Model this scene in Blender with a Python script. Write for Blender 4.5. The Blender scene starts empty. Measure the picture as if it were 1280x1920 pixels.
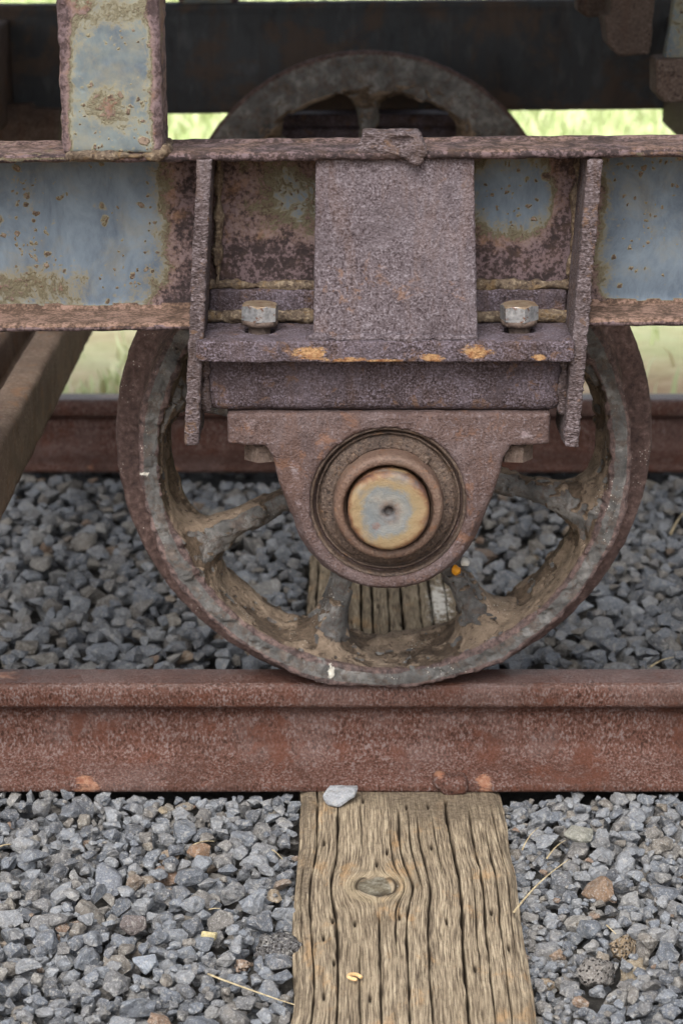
import bpy, math, random
import numpy as np
from mathutils import Vector, Matrix

random.seed(7); rng = np.random.default_rng(7)
SC = bpy.context.scene
COL = SC.collection

# ------------------------------------------------------------------ camera, sky, sun, exposure
# z = 0 is the rail top, y = 0 the gauge face of the near rail, x runs along the track
CAM = Vector((0.0, -1.4696, 0.58)); PITCH = math.radians(17.5); FPX = 4090.0
cam_d = bpy.data.cameras.new('camera'); cam = bpy.data.objects.new('camera', cam_d); COL.objects.link(cam)
cam.location = CAM; cam.rotation_euler = (math.pi/2 - PITCH, 0, 0)
cam_d.sensor_fit = 'VERTICAL'; cam_d.sensor_height = 36.0; cam_d.lens = FPX/1920*36.0
cam_d.clip_start = 0.05; cam_d.clip_end = 500
cam_d.dof.use_dof = True; cam_d.dof.focus_distance = 1.40; cam_d.dof.aperture_fstop = 13.0
SC.camera = cam

SUN_EL, SUN_AZ = math.radians(50), math.radians(195)     # azimuth clockwise from +y
world = bpy.data.worlds.new('World'); SC.world = world; world.use_nodes = True
wn = world.node_tree; bg = wn.nodes['Background']
sky = wn.nodes.new('ShaderNodeTexSky'); sky.sky_type = 'NISHITA'; sky.sun_disc = False
sky.sun_elevation = SUN_EL; sky.sun_rotation = SUN_AZ
sky.air_density = 1.0; sky.dust_density = 5.0; sky.ozone_density = 1.0
hs = wn.nodes.new('ShaderNodeHueSaturation'); hs.inputs['Saturation'].default_value = 0.35
wn.links.new(sky.outputs[0], hs.inputs['Color']); wn.links.new(hs.outputs[0], bg.inputs['Color'])
bg.inputs['Strength'].default_value = 0.15
sd = bpy.data.lights.new('sun', 'SUN'); sun = bpy.data.objects.new('sun', sd); COL.objects.link(sun)
sd.energy = 1.2; sd.angle = math.radians(40); sd.color = (1.0, 0.96, 0.9)
sun_dir = Vector((math.sin(SUN_AZ)*math.cos(SUN_EL), math.cos(SUN_AZ)*math.cos(SUN_EL), math.sin(SUN_EL)))
sun.rotation_euler = sun_dir.to_track_quat('Z', 'Y').to_euler()
SC.view_settings.view_transform = 'Standard'; SC.view_settings.look = 'None'
SC.view_settings.gamma = 1.0; SC.view_settings.exposure = 0.97
try: SC.view_settings.use_curve_mapping = False
except Exception: pass
SC.cycles.max_bounces = 6; SC.cycles.diffuse_bounces = 4; SC.cycles.use_denoising = True

# ------------------------------------------------------------------ numeric helpers
def h3(ix, iy, iz, seed):
    with np.errstate(over='ignore'):
        h = (ix.astype(np.uint32)*np.uint32(374761393) + iy.astype(np.uint32)*np.uint32(668265263)
             + iz.astype(np.uint32)*np.uint32(2147483647) + np.uint32(seed*1274126177 & 0xffffffff))
        h = (h ^ (h >> np.uint32(13)))*np.uint32(1274126177)
        h = h ^ (h >> np.uint32(16))
        h = h*np.uint32(2246822519); h ^= h >> np.uint32(15)
    return (h & np.uint32(0xffffff)).astype(np.float32)*np.float32(2/0xffffff) - 1
def vnoise(P, seed=0):
    P = np.asarray(P, dtype=np.float32)
    f = np.floor(P); t = P - f; t = t*t*(3 - 2*t)
    i = f.astype(np.int64) + 100000
    a, b, c = i[..., 0], i[..., 1], i[..., 2]
    u, v, w = t[..., 0], t[..., 1], t[..., 2]
    def L(p, q, s): return p + (q - p)*s
    x00 = L(h3(a, b, c, seed), h3(a+1, b, c, seed), u); x10 = L(h3(a, b+1, c, seed), h3(a+1, b+1, c, seed), u)
    x01 = L(h3(a, b, c+1, seed), h3(a+1, b, c+1, seed), u); x11 = L(h3(a, b+1, c+1, seed), h3(a+1, b+1, c+1, seed), u)
    return L(L(x00, x10, v), L(x01, x11, v), w)
def fbm(P, freq, octv=3, seed=0, gain=0.5):
    P = np.asarray(P, dtype=np.float32)*np.float32(freq); s = 0; a = 1.0; n = 0
    for k in range(octv):
        s = s + a*vnoise(P*np.float32(2.03**k) + np.float32(17.3*k), seed + k*7); n += a; a *= gain
    return s/n*1.6
def sstep(a, b, x):
    t = np.clip((x - a)/(b - a), 0, 1); return t*t*(3 - 2*t)
def smin(a, b, k):
    h = np.clip(0.5 + 0.5*(b - a)/k, 0, 1); return b + (a - b)*h - k*h*(1 - h)
def sdbox(P, c, hsz, r=0.0):
    q = np.abs(P - np.array(c, np.float32)) - (np.array(hsz, np.float32) - np.float32(r))
    return np.linalg.norm(np.maximum(q, 0), axis=-1) + np.minimum(q.max(-1), 0) - np.float32(r)
def sdpoly(p, poly):
    poly = np.array(poly, np.float32); n = len(poly); d = np.full(p.shape[:-1], 1e9, np.float32); s = np.ones(p.shape[:-1], np.float32)
    j = n - 1
    for i in range(n):
        e = poly[j] - poly[i]; w = p - poly[i]
        t = np.clip((w@e)/(e@e), 0, 1); b = w - t[..., None]*e
        d = np.minimum(d, (b**2).sum(-1))
        c1 = p[..., 1] >= poly[i, 1]; c2 = p[..., 1] < poly[j, 1]; c3 = e[0]*w[..., 1] > e[1]*w[..., 0]
        s = np.where((c1 & c2 & c3) | (~c1 & ~c2 & ~c3), -s, s); j = i
    return s*np.sqrt(d)

def surface_nets(fn, lo, hi, h, noise=None, band=0.004):
    """mesh the zero set of fn(P) inside a box; noise(P) is added near the surface only"""
    lo = np.array(lo, np.float32) - 2*h - 0.001; hi = np.array(hi, np.float32) + 2*h + 0.001
    n = np.ceil((hi - lo)/h).astype(int) + 1
    ax = [lo[i] + h*np.arange(n[i], dtype=np.float32) for i in range(3)]
    G = np.stack(np.meshgrid(*ax, indexing='ij'), -1)
    F = np.empty(n, np.float32)
    step = max(1, int(600000/(n[1]*n[2])))
    for i in range(0, n[0], step): F[i:i+step] = fn(G[i:i+step])
    if noise is not None:
        m = np.abs(F) < band; F[m] += noise(G[m])
    ins = F < 0
    cnt = np.zeros(n - 1, np.int8)
    corners = [(a, b, c) for a in (0, 1) for b in (0, 1) for c in (0, 1)]
    for a, b, c in corners: cnt += ins[a:n[0]-1+a, b:n[1]-1+b, c:n[2]-1+c]
    act = (cnt > 0) & (cnt < 8); idx = np.argwhere(act)
    V = np.zeros((len(idx), 3), np.float32); W = np.zeros(len(idx), np.float32)
    vals = {k: F[idx[:, 0]+k[0], idx[:, 1]+k[1], idx[:, 2]+k[2]] for k in corners}
    for k in corners:
        for axn in range(3):
            if k[axn] == 0:
                k2 = list(k); k2[axn] = 1; k2 = tuple(k2)
                a, b = vals[k], vals[k2]; m = (a < 0) != (b < 0)
                t = a[m]/(a[m] - b[m]); p = np.tile(np.array(k, np.float32), (m.sum(), 1)); p[:, axn] += t
                V[m] += p; W[m] += 1
    V = (V/W[:, None] + idx)*np.float32(h) + lo
    ID = np.full(n - 1, -1, np.int32); ID[act] = np.arange(len(idx))
    quads = []
    for axn in range(3):
        u, v = (axn+1) % 3, (axn+2) % 3
        A = np.take(ins, np.arange(n[axn]-1), axn); B = np.take(ins, np.arange(1, n[axn]), axn)
        e = np.argwhere(A != B); e = e[(e[:, u] >= 1) & (e[:, v] >= 1) & (e[:, u] < n[u]-1) & (e[:, v] < n[v]-1)]
        q = []
        for du, dv in ((-1, -1), (0, -1), (0, 0), (-1, 0)):
            f = e.copy(); f[:, u] += du; f[:, v] += dv; q.append(ID[f[:, 0], f[:, 1], f[:, 2]])
        q = np.stack(q, 1); fl = ~A[e[:, 0], e[:, 1], e[:, 2]]
        q[fl] = q[fl][:, ::-1]; quads.append(q)
    return V, np.concatenate(quads)

def vnormals(V, Q):
    a = V[Q[:, 2]] - V[Q[:, 0]]; b = V[Q[:, 3]] - V[Q[:, 1]]; c = np.cross(a, b)
    N = np.zeros_like(V)
    for k in range(4): np.add.at(N, Q[:, k], c)
    return N/np.maximum(np.linalg.norm(N, axis=1, keepdims=True), 1e-12)

def mesh_np(name, V, Q, mat=None, attrs=None, smooth=True):
    me = bpy.data.meshes.new(name)
    V = np.asarray(V, np.float32); Q = np.asarray(Q, np.int32)
    k = Q.shape[1]
    me.vertices.add(len(V)); me.vertices.foreach_set('co', V.ravel())
    me.loops.add(Q.size); me.loops.foreach_set('vertex_index', Q.ravel())
    me.polygons.add(len(Q)); me.polygons.foreach_set('loop_start', np.arange(0, Q.size, k, dtype=np.int32))
    me.polygons.foreach_set('loop_total', np.full(len(Q), k, np.int32))
    me.polygons.foreach_set('use_smooth', np.full(len(Q), smooth))
    me.update(calc_edges=True); me.validate()
    for an, av in (attrs or {}).items():
        a = me.attributes.new(an, 'FLOAT', 'POINT'); a.data.foreach_set('value', np.asarray(av, np.float32))
    if mat: me.materials.append(mat)
    return me
def obj(name, me, parent=None, loc=(0, 0, 0), rot=(0, 0, 0)):
    o = bpy.data.objects.new(name, me); COL.objects.link(o); o.location = loc; o.rotation_euler = rot
    if parent: o.parent = parent
    return o
def tag(o, label=None, cat=None, group=None, kind=None):
    for k, v in (('label', label), ('category', cat), ('group', group), ('kind', kind)):
        if v: o[k] = v
    return o
def pydata(name, vs, fs, mat=None, smooth=False):
    me = bpy.data.meshes.new(name); me.from_pydata([tuple(map(float, v)) for v in vs], [], fs); me.update()
    if smooth:
        for p in me.polygons: p.use_smooth = True
    if mat: me.materials.append(mat)
    return me
def unp(px, py, y=None, z=None):
    """image point (1280x1920 frame) to a point on the plane y=const or z=const, used to take measures off the picture"""
    dx = (px - 640)/FPX; dy = (py - 960)/FPX; c, s = math.cos(PITCH), math.sin(PITCH)
    d = Vector((dx, c - dy*s, -s - dy*c))
    t = (y - CAM.y)/d.y if y is not None else (z - CAM.z)/d.z
    return CAM + d*t

# ------------------------------------------------------------------ material helpers
def C(hx, k=1.0):
    v = [int(hx[i:i+2], 16)/255 for i in (0, 2, 4)]
    return tuple((x/12.92 if x <= .04045 else ((x+.055)/1.055)**2.4)*k for x in v) + (1,)
class NT:
    def __init__(s, name):
        s.m = bpy.data.materials.new(name); s.m.use_nodes = True; s.t = s.m.node_tree
        s.b = s.t.nodes['Principled BSDF']; s.co = s.n('ShaderNodeTexCoord').outputs['Object']
    def n(s, ty, **kw):
        nd = s.t.nodes.new(ty)
        for k, v in kw.items(): setattr(nd, k, v)
        return nd
    def put(s, sock, v):
        if hasattr(v, 'is_output'): s.t.links.new(v, sock)
        elif v is not None: sock.default_value = v
    def vec(s, sx=1, sy=1, sz=1, off=(0, 0, 0), src=None):
        nd = s.n('ShaderNodeMapping'); s.put(nd.inputs[0], src or s.co); nd.inputs['Scale'].default_value = (sx, sy, sz); nd.inputs['Location'].default_value = off
        return nd.outputs[0]
    def noise(s, sc, det=6, ro=.6, dist=0, v=None, col=False):
        nd = s.n('ShaderNodeTexNoise'); s.put(nd.inputs['Vector'], v or s.co); nd.inputs['Scale'].default_value = sc
        nd.inputs['Detail'].default_value = det; nd.inputs['Roughness'].default_value = ro; nd.inputs['Distortion'].default_value = dist
        return nd.outputs['Color' if col else 'Fac']
    def voro(s, sc, feat='F1', v=None, out='Distance', rnd=1):
        nd = s.n('ShaderNodeTexVoronoi', feature=feat); s.put(nd.inputs['Vector'], v or s.co); nd.inputs['Scale'].default_value = sc
        nd.inputs['Randomness'].default_value = rnd
        return nd.outputs[out]
    def ramp(s, f, stops, interp='LINEAR'):
        nd = s.n('ShaderNodeValToRGB'); s.put(nd.inputs[0], f); cr = nd.color_ramp; cr.interpolation = interp
        while len(cr.elements) < len(stops): cr.elements.new(.5)
        for e, (p, c) in zip(cr.elements, stops):
            e.position = p; e.color = c if isinstance(c, tuple) else ((c, c, c, 1) if not isinstance(c, str) else C(c))
        return nd.outputs[0]
    def mix(s, f, a, b, mode='MIX'):
        nd = s.n('ShaderNodeMix', data_type='RGBA', blend_type=mode); s.put(nd.inputs[0], f)
        s.put(nd.inputs[6], C(a) if isinstance(a, str) else a); s.put(nd.inputs[7], C(b) if isinstance(b, str) else b)
        return nd.outputs[2]
    def ma(s, op, a, b=None, c=None, clamp=False):
        nd = s.n('ShaderNodeMath', operation=op, use_clamp=clamp); s.put(nd.inputs[0], a); s.put(nd.inputs[1], b); s.put(nd.inputs[2], c)
        return nd.outputs[0]
    def attr(s, name, ty='GEOMETRY', out='Fac'):
        nd = s.n('ShaderNodeAttribute', attribute_name=name, attribute_type=ty); return nd.outputs[out]
    def thr(s, f, a, b):
        nd = s.n('ShaderNodeMapRange', interpolation_type='SMOOTHSTEP'); s.put(nd.inputs[0], f); nd.inputs[1].default_value = a; nd.inputs[2].default_value = b
        return nd.outputs[0]
    def bump(s, h, st=.5, d=.001, nrm=None):
        nd = s.n('ShaderNodeBump'); nd.inputs['Strength'].default_value = st; nd.inputs['Distance'].default_value = d
        s.put(nd.inputs['Height'], h); s.put(nd.inputs['Normal'], nrm); return nd.outputs[0]
    def out(s, col, rough=.8, nrm=None, spec=.3, metal=0):
        s.put(s.b.inputs['Base Color'], col); s.put(s.b.inputs['Roughness'], rough); s.put(s.b.inputs['Metallic'], metal)
        s.put(s.b.inputs['Specular IOR Level'], spec)
        if nrm is not None: s.put(s.b.inputs['Normal'], nrm)
        return s.m

def grain_rust(name, dark, mid, light, accent, acc_amt=.62, fine=420, streak=1.0, bump=.6, big=22, patch=None, rough=.82, k=.72, con=1.0, run=.35):
    """granular rust: speckle of dark pits and pale scale over slow colour drift, with flakes of fresh rust"""
    t = NT(name)
    v = t.vec(1, 1, streak)
    f = t.noise(fine, 3, .6, .25, v); f2 = t.noise(fine*.42, 3, .55, .3, t.vec(1, 1, streak, (3, 1, 2)))
    sp = t.ma('ADD', t.ma('MULTIPLY', f, .74), t.ma('MULTIPLY', f2, .26))
    w = .06/con
    base = t.ramp(sp, [(.5-1.6*w, dark), (.5-.35*w, mid), (.5+.35*w, mid), (.5+1.5*w, light)])
    drift = t.noise(big, 4, .6)
    base = t.mix(t.ma('MULTIPLY', t.thr(drift, .46, .64), .6), base, t.mix(.5, base, light))
    base = t.mix(t.ma('MULTIPLY', t.thr(t.noise(big*.7, 5, .65, .5, t.vec(1, 1, 1, (5, 5, 5))), .48, .66), .7), base, t.mix(.65, base, dark))
    a1 = t.noise(big*2.2, 6, .7, .4, t.vec(1, 1, 1, (9, 2, 4)))
    base = t.mix(t.ma('MULTIPLY', t.thr(a1, acc_amt, acc_amt+.09), .65), base, accent)
    rn = t.thr(t.noise(75, 5, .65, .3, t.vec(1, 1, .13, (6, 1, 0))), .5, .66); base = t.mix(t.ma('MULTIPLY', rn, run), base, t.mix(.5, dark, accent))
    st = t.thr(t.noise(16, 7, .75, .6, t.vec(1, 1, 1, (1, 6, 3))), .53, .60); base = t.mix(t.ma('MULTIPLY', st, run), base, t.mix(.35, dark, mid))
    if patch:
        pa = t.attr('patch'); pm = t.thr(t.ma('ADD', pa, t.ma('MULTIPLY', t.ma('SUBTRACT', t.noise(120, 6, .78, 0, t.vec(.45, 1, 1)), .5), 1.7)), .5, .72)
        base = t.mix(t.ma('MULTIPLY', pm, patch[2]), base, t.ramp(t.noise(260, 5, .7), [(.35, patch[0]), (.6, patch[1])]))
    base = t.mix(1, base, (k, k, k, 1), 'MULTIPLY')
    hh = t.ma('ADD', sp, t.ma('MULTIPLY', t.noise(fine*.12, 4, .6), .8))
    return t.out(base, rough, t.bump(hh, bump, .0024), .25)

M = {}
M['panel'] = grain_rust('rust_panel', '463a3d', '70656a', '948b92', '9a7862', .60, 700, 1, .9, 18, k=.57, con=.88, run=.25)
M['plate'] = grain_rust('rust_plate', '382d2f', '63565a', '8d8390', '7d5f4a', .56, 720, 1, 1.0, 34, ('a06a42', 'd0a878', .9), k=.58, con=1.0)
M['stiff'] = grain_rust('rust_stiffener', '3a2e2c', '66595a', '8f8488', '80634c', .55, 460, 2.2, 1.0, 44, k=.58, con=1.0)
M['housing'] = grain_rust('rust_housing', '473735', '695652', '84787b', '84604c', .56, 640, 1, .8, 30, ('9b888c', 'aca0a2', .65), k=.62, con=.65, rough=.72)
M['collar'] = grain_rust('rust_collar', '4c3d36', '725c51', '877364', '80593f', .56, 640, 1, .45, 30, rough=.58, k=.66, con=.65)
M['seal'] = grain_rust('rust_seal', '2a2320', '4f423b', '67594f', '6f5642', .58, 560, 1, .6, 40, rough=.58, k=.9, con=.8)
M['dark_rust'] = grain_rust('dark_rust', '3b2f2a', '63544c', '7e7068', '7d5a44', .58, 420, 1, .7, 18, k=.66, con=.7)
M['bead'] = grain_rust('weld_bead_rust', '3f332d', '6b5d50', '978874', '826a4a', .54, 360, 1, 1.0, 50, k=.62, con=.9)
M['rail'] = grain_rust('rail_rust', '3d261d', '67453a', '82716e', '643b2b', .54, 620, .62, .7, 14, ('9a5f46', 'bd9074', .7), .78, .62, .95, .22)
M['far_sill'] = grain_rust('sill_painted_shade', '2b2d30', '3e4145', '535558', '564539', .48, 60, .4, .4, 6, k=.85, con=.5, rough=.7)  # far sill colour made darker, with the shade under the wagon put into it
M['brace'] = grain_rust('brace_rust', '5a4a40', '7d6b5e', '9a8979', '8d6b50', .56, 420, 1, .6, 18, k=1.0, con=.6)

def polish_top(mat):
    """the running surface is worn smoother than the rest of the rail"""
    nt = mat.node_tree; b = nt.nodes['Principled BSDF']; a = nt.nodes.new('ShaderNodeAttribute'); a.attribute_name = 'worn'
    mr = nt.nodes.new('ShaderNodeMapRange'); nt.links.new(a.outputs['Fac'], mr.inputs[0]); mr.inputs[3].default_value = .78; mr.inputs[4].default_value = .36
    nt.links.new(mr.outputs[0], b.inputs['Roughness'])
    ms = nt.nodes.new('ShaderNodeMapRange'); nt.links.new(a.outputs['Fac'], ms.inputs[0]); ms.inputs[3].default_value = .25; ms.inputs[4].default_value = .7
    nt.links.new(ms.outputs[0], b.inputs['Specular IOR Level'])
polish_top(M['rail'])
def paint_mat(name, paint, paint2, halo, rust, drust, blist=.5):
    """weathered blue-grey paint; attribute 'rust' says where the scale has eaten it away"""
    t = NT(name)
    n1 = t.noise(28, 9, .76, .5); n2 = t.noise(170, 6, .7)
    r = t.ma('ADD', t.attr('rust'), t.ma('ADD', t.ma('MULTIPLY', t.ma('SUBTRACT', n1, .5), 1.5), t.ma('ADD', t.ma('MULTIPLY', t.ma('SUBTRACT', n2, .5), .5), t.ma('MULTIPLY', t.ma('SUBTRACT', t.noise(520, 4, .7), .5), .45))))
    # rust pits: scattered cells with an ochre ring
    wv = t.n('ShaderNodeVectorMath', operation='ADD'); t.put(wv.inputs[0], t.co)
    wob = t.n('ShaderNodeVectorMath', operation='SCALE'); t.put(wob.inputs[0], t.noise(120, 3, .6, 0, None, True)); wob.inputs['Scale'].default_value = .008; t.put(wv.inputs[1], wob.outputs[0])
    pits = None
    for sc_, thr_, o_ in ((105, .53, 1), (180, .50, 4), (300, .49, 9)):
        cell = t.voro(sc_, v=wv.outputs[0]); keep = t.thr(t.noise(22, 5, .65, 0, t.vec(1, 1, 1, (2, 7, o_))), thr_-.06*blist, thr_+.08)
        kc = t.n('ShaderNodeSeparateColor'); t.put(kc.inputs[0], t.voro(sc_, v=wv.outputs[0], out='Color'))
        p_ = t.ma('MULTIPLY', t.ma('MULTIPLY', t.thr(cell, .62, .05), keep), t.thr(kc.outputs[0], .25, .8))
        pits = p_ if pits is None else t.ma('MAXIMUM', pits, p_)
    r2 = t.ma('MAXIMUM', r, t.ma('ADD', t.ma('MULTIPLY', pits, .85), t.ma('MULTIPLY', t.ma('SUBTRACT', n2, .5), .5)))
    pc = t.ramp(t.noise(34, 8, .74, .4, t.vec(1, 1, .55)), [(.36, paint), (.62, paint2)])
    pc = t.mix(t.ma('MULTIPLY', t.thr(t.noise(38, 7, .72, .4), .5-.06*blist, .66), .3+.5*blist), pc, t.mix(.55, pc, halo))
    pc = t.mix(t.ma('MULTIPLY', t.noise(500, 3, .7), .35), pc, t.mix(.5, pc, '50555c'))
    rs = t.ma('ADD', t.ma('MULTIPLY', t.noise(420, 5, .62), .5), t.ma('MULTIPLY', t.noise(90, 6, .65, .4), .5))
    rc = t.ramp(rs, [(.43, drust), (.5, rust), (.58, '6f605e')])
    rc = t.mix(t.ma('MULTIPLY', t.thr(t.noise(45, 6, .7, .3, t.vec(1, 1, 1, (4, 8, 2))), .5, .64), .55), rc, '7d5f48')
    rc = t.mix(t.thr(r, .75, .45), rc, t.mix(.55, rc, '6b5a48'))
    dk = t.thr(r, .62, 1.05); rc = t.mix(t.ma('MULTIPLY', dk, .85), rc, t.mix(t.thr(rs, .48, .57), drust, '5a4c50'))
    og = t.ma('ADD', t.attr('orange'), t.ma('MULTIPLY', t.ma('SUBTRACT', n1, .5), .8)); rc = t.mix(t.ma('MULTIPLY', t.thr(og, .45, .75), .75), rc, t.ramp(rs, [(.43, '45352b'), (.5, '685345'), (.58, '846a5c')]))
    col = t.mix(t.ma('MULTIPLY', t.thr(r2, .2, .48), .85), pc, halo); col = t.mix(t.thr(r2, .51, .59), col, rc)
    col = t.mix(t.ma('MULTIPLY', t.thr(t.ma('ADD', pits, t.ma('MULTIPLY', t.ma('SUBTRACT', n2, .5), .9)), .6, .85), t.thr(r, .6, .4)), col, t.ramp(rs, [(.44, '3a302a'), (.56, '74665a')]))
    hgt = t.ma('ADD', t.ma('MULTIPLY', t.thr(r2, .40, .6), t.ma('ADD', .3, t.ma('MULTIPLY', rs, 1.6))), t.ma('MULTIPLY', t.noise(120, 3), .12))
    return t.out(col, t.ma('SUBTRACT', .88, t.ma('MULTIPLY', t.thr(r2, .5, .3), .25)), t.bump(hgt, .75, .0016), .3)
M['sill'] = paint_mat('sill_paint', '414c59', '606c77', '70674f', '5d4c4a', '2a2223')
M['post'] = paint_mat('post_paint', '46515d', '68716f', '7d765f', '6c5b5b', '3a2f30', .9)

def wheel_mat():
    t = NT('wheel_iron')
    n1 = t.noise(60, 8, .7, .5); n2 = t.noise(240, 6, .65)
    grey = t.ramp(t.noise(55, 7, .65, .3), [(.3, '403f3e'), (.5, '626160'), (.68, '8a8885')])
    r = t.thr(t.noise(95, 8, .75, .4, t.vec(1, 1, 1, (3, 3, 1))), .49, .57)
    grey = t.mix(t.ma('MULTIPLY', r, .65), grey, t.ramp(n2, [(.35, '3f3531'), (.65, '6b5d53')]))
    mudc = t.ramp(t.noise(75, 8, .7, .6), [(.28, '4f443b'), (.45, '776859'), (.6, '8e7d6c'), (.72, 'a59583')])
    mudc = t.mix(t.ma('MULTIPLY', t.thr(t.noise(200, 6, .7, .8), .56, .63), .7), mudc, '3d3029')
    fk = t.thr(t.ma('ADD', t.attr('flake'), t.ma('MULTIPLY', t.ma('SUBTRACT', n2, .5), .8)), .35, .65)
    mudc = t.mix(t.ma('MULTIPLY', fk, .72), mudc, t.ramp(n2, [(.4, '33291f'), (.6, '5c4d40')]))
    m = t.ma('ADD', t.attr('mud'), t.ma('MULTIPLY', t.ma('SUBTRACT', n1, .5), .9))
    col = t.mix(t.thr(m, .45, .58), grey, mudc)
    fl = t.ma('ADD', t.attr('flange'), t.ma('MULTIPLY', t.ma('SUBTRACT', n1, .5), .35))
    fc = t.ramp(t.ma('ADD', t.ma('MULTIPLY', n2, .6), t.ma('MULTIPLY', n1, .4)), [(.35, '3a2e2c'), (.52, '5c4a46'), (.66, '7d6a64')])
    col = t.mix(t.thr(fl, .45, .6), col, fc)
    ed = t.ma('ADD', t.attr('edge'), t.ma('MULTIPLY', t.ma('SUBTRACT', n1, .5), 1.0))
    col = t.mix(t.ma('MULTIPLY', t.thr(ed, .5, .65), .85), col, t.ramp(n2, [(.38, '3f3232'), (.62, '74605c')]))
    # pale lichen specks
    sp = t.ma('MULTIPLY', t.thr(t.voro(420), .22, .1), t.thr(t.noise(30, 6, .75), .54, .66))
    col = t.mix(sp, col, 'c9c6bd')
    col = t.mix(t.thr(t.ma('ADD', t.attr('dropping'), t.ma('MULTIPLY', t.ma('SUBTRACT', n2, .5), 1.2)), .45, .6), col, 'd5d2c8')
    h = t.ma('ADD', t.ma('ADD', t.ma('MULTIPLY', n1, 1.3), t.ma('MULTIPLY', n2, .5)), t.ma('MULTIPLY', t.thr(m, .45, .55), .35))
    return t.out(col, .84, t.bump(h, 1.0, .003), .3)
M['wheel'] = wheel_mat()

def axle_mat():
    t = NT('axle_end')
    sx = t.n('ShaderNodeSeparateXYZ'); t.put(sx.inputs[0], t.co)
    rr = t.ma('SQRT', t.ma('ADD', t.ma('POWER', sx.outputs[0], 2), t.ma('POWER', sx.outputs[2], 2)))
    w = t.ma('ADD', rr, t.ma('MULTIPLY', t.ma('SUBTRACT', t.noise(70, 6, .65, .5), .5), .02))
    col = t.ramp(t.ma('DIVIDE', w, .027), [(.1, '3c2c26'), (.2, '6e5f55'), (.36, '7b7a75'), (.52, '6c7172'), (.66, '857558'), (.82, '857154'), (.93, '6f4f36'), (1.0, '4f382d')])
    g = t.noise(40, 6, .6, .3, t.vec(1, 1, 1, (2.2, 1, .4))); col = t.mix(t.ma('MULTIPLY', t.thr(g, .5, .68), .7), col, '5f676c')
    rb = t.thr(t.noise(55, 6, .7, 0, t.vec(1, 1, 1, (.31, 4, 1))), .6, .66); col = t.mix(t.ma('MULTIPLY', rb, .5), col, '6e4a42')
    col = t.mix(t.ma('MULTIPLY', t.noise(600, 4, .7), .25), col, '54463c')
    ring = t.ma('SINE', t.ma('MULTIPLY', rr, 4200))
    return t.out(col, .6, t.bump(t.ma('ADD', t.noise(240, 6, .7), t.ma('MULTIPLY', ring, .02)), .5, .0015), .4, .15)
M['axle'] = axle_mat()

def bolt_mat():
    t = NT('zinc_bolt')
    n = t.noise(140, 7, .7, .3); top = t.n('ShaderNodeSeparateXYZ'); t.put(top.inputs[0], t.n('ShaderNodeNewGeometry').outputs['Normal'])
    zinc = t.ramp(t.noise(300, 5, .6), [(.3, '6b6e73'), (.65, 'a6a8ab')])
    dirt = t.ramp(t.noise(260, 5, .6), [(.3, '7c6955'), (.65, 'a3937f')])
    f = t.ma('ADD', t.ma('MULTIPLY', t.thr(top.outputs[2], .5, .9), .5), n)
    col = t.mix(t.thr(f, .62, .75), zinc, dirt)
    col = t.mix(t.thr(t.noise(190, 6, .7, 0, t.vec(1, 1, 1, (1, 8, 3))), .55, .64), col, '6b4936')
    return t.out(col, .42, t.bump(t.noise(400, 5, .6), .4, .0008), .5, .6)
M['bolt'] = bolt_mat()

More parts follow.
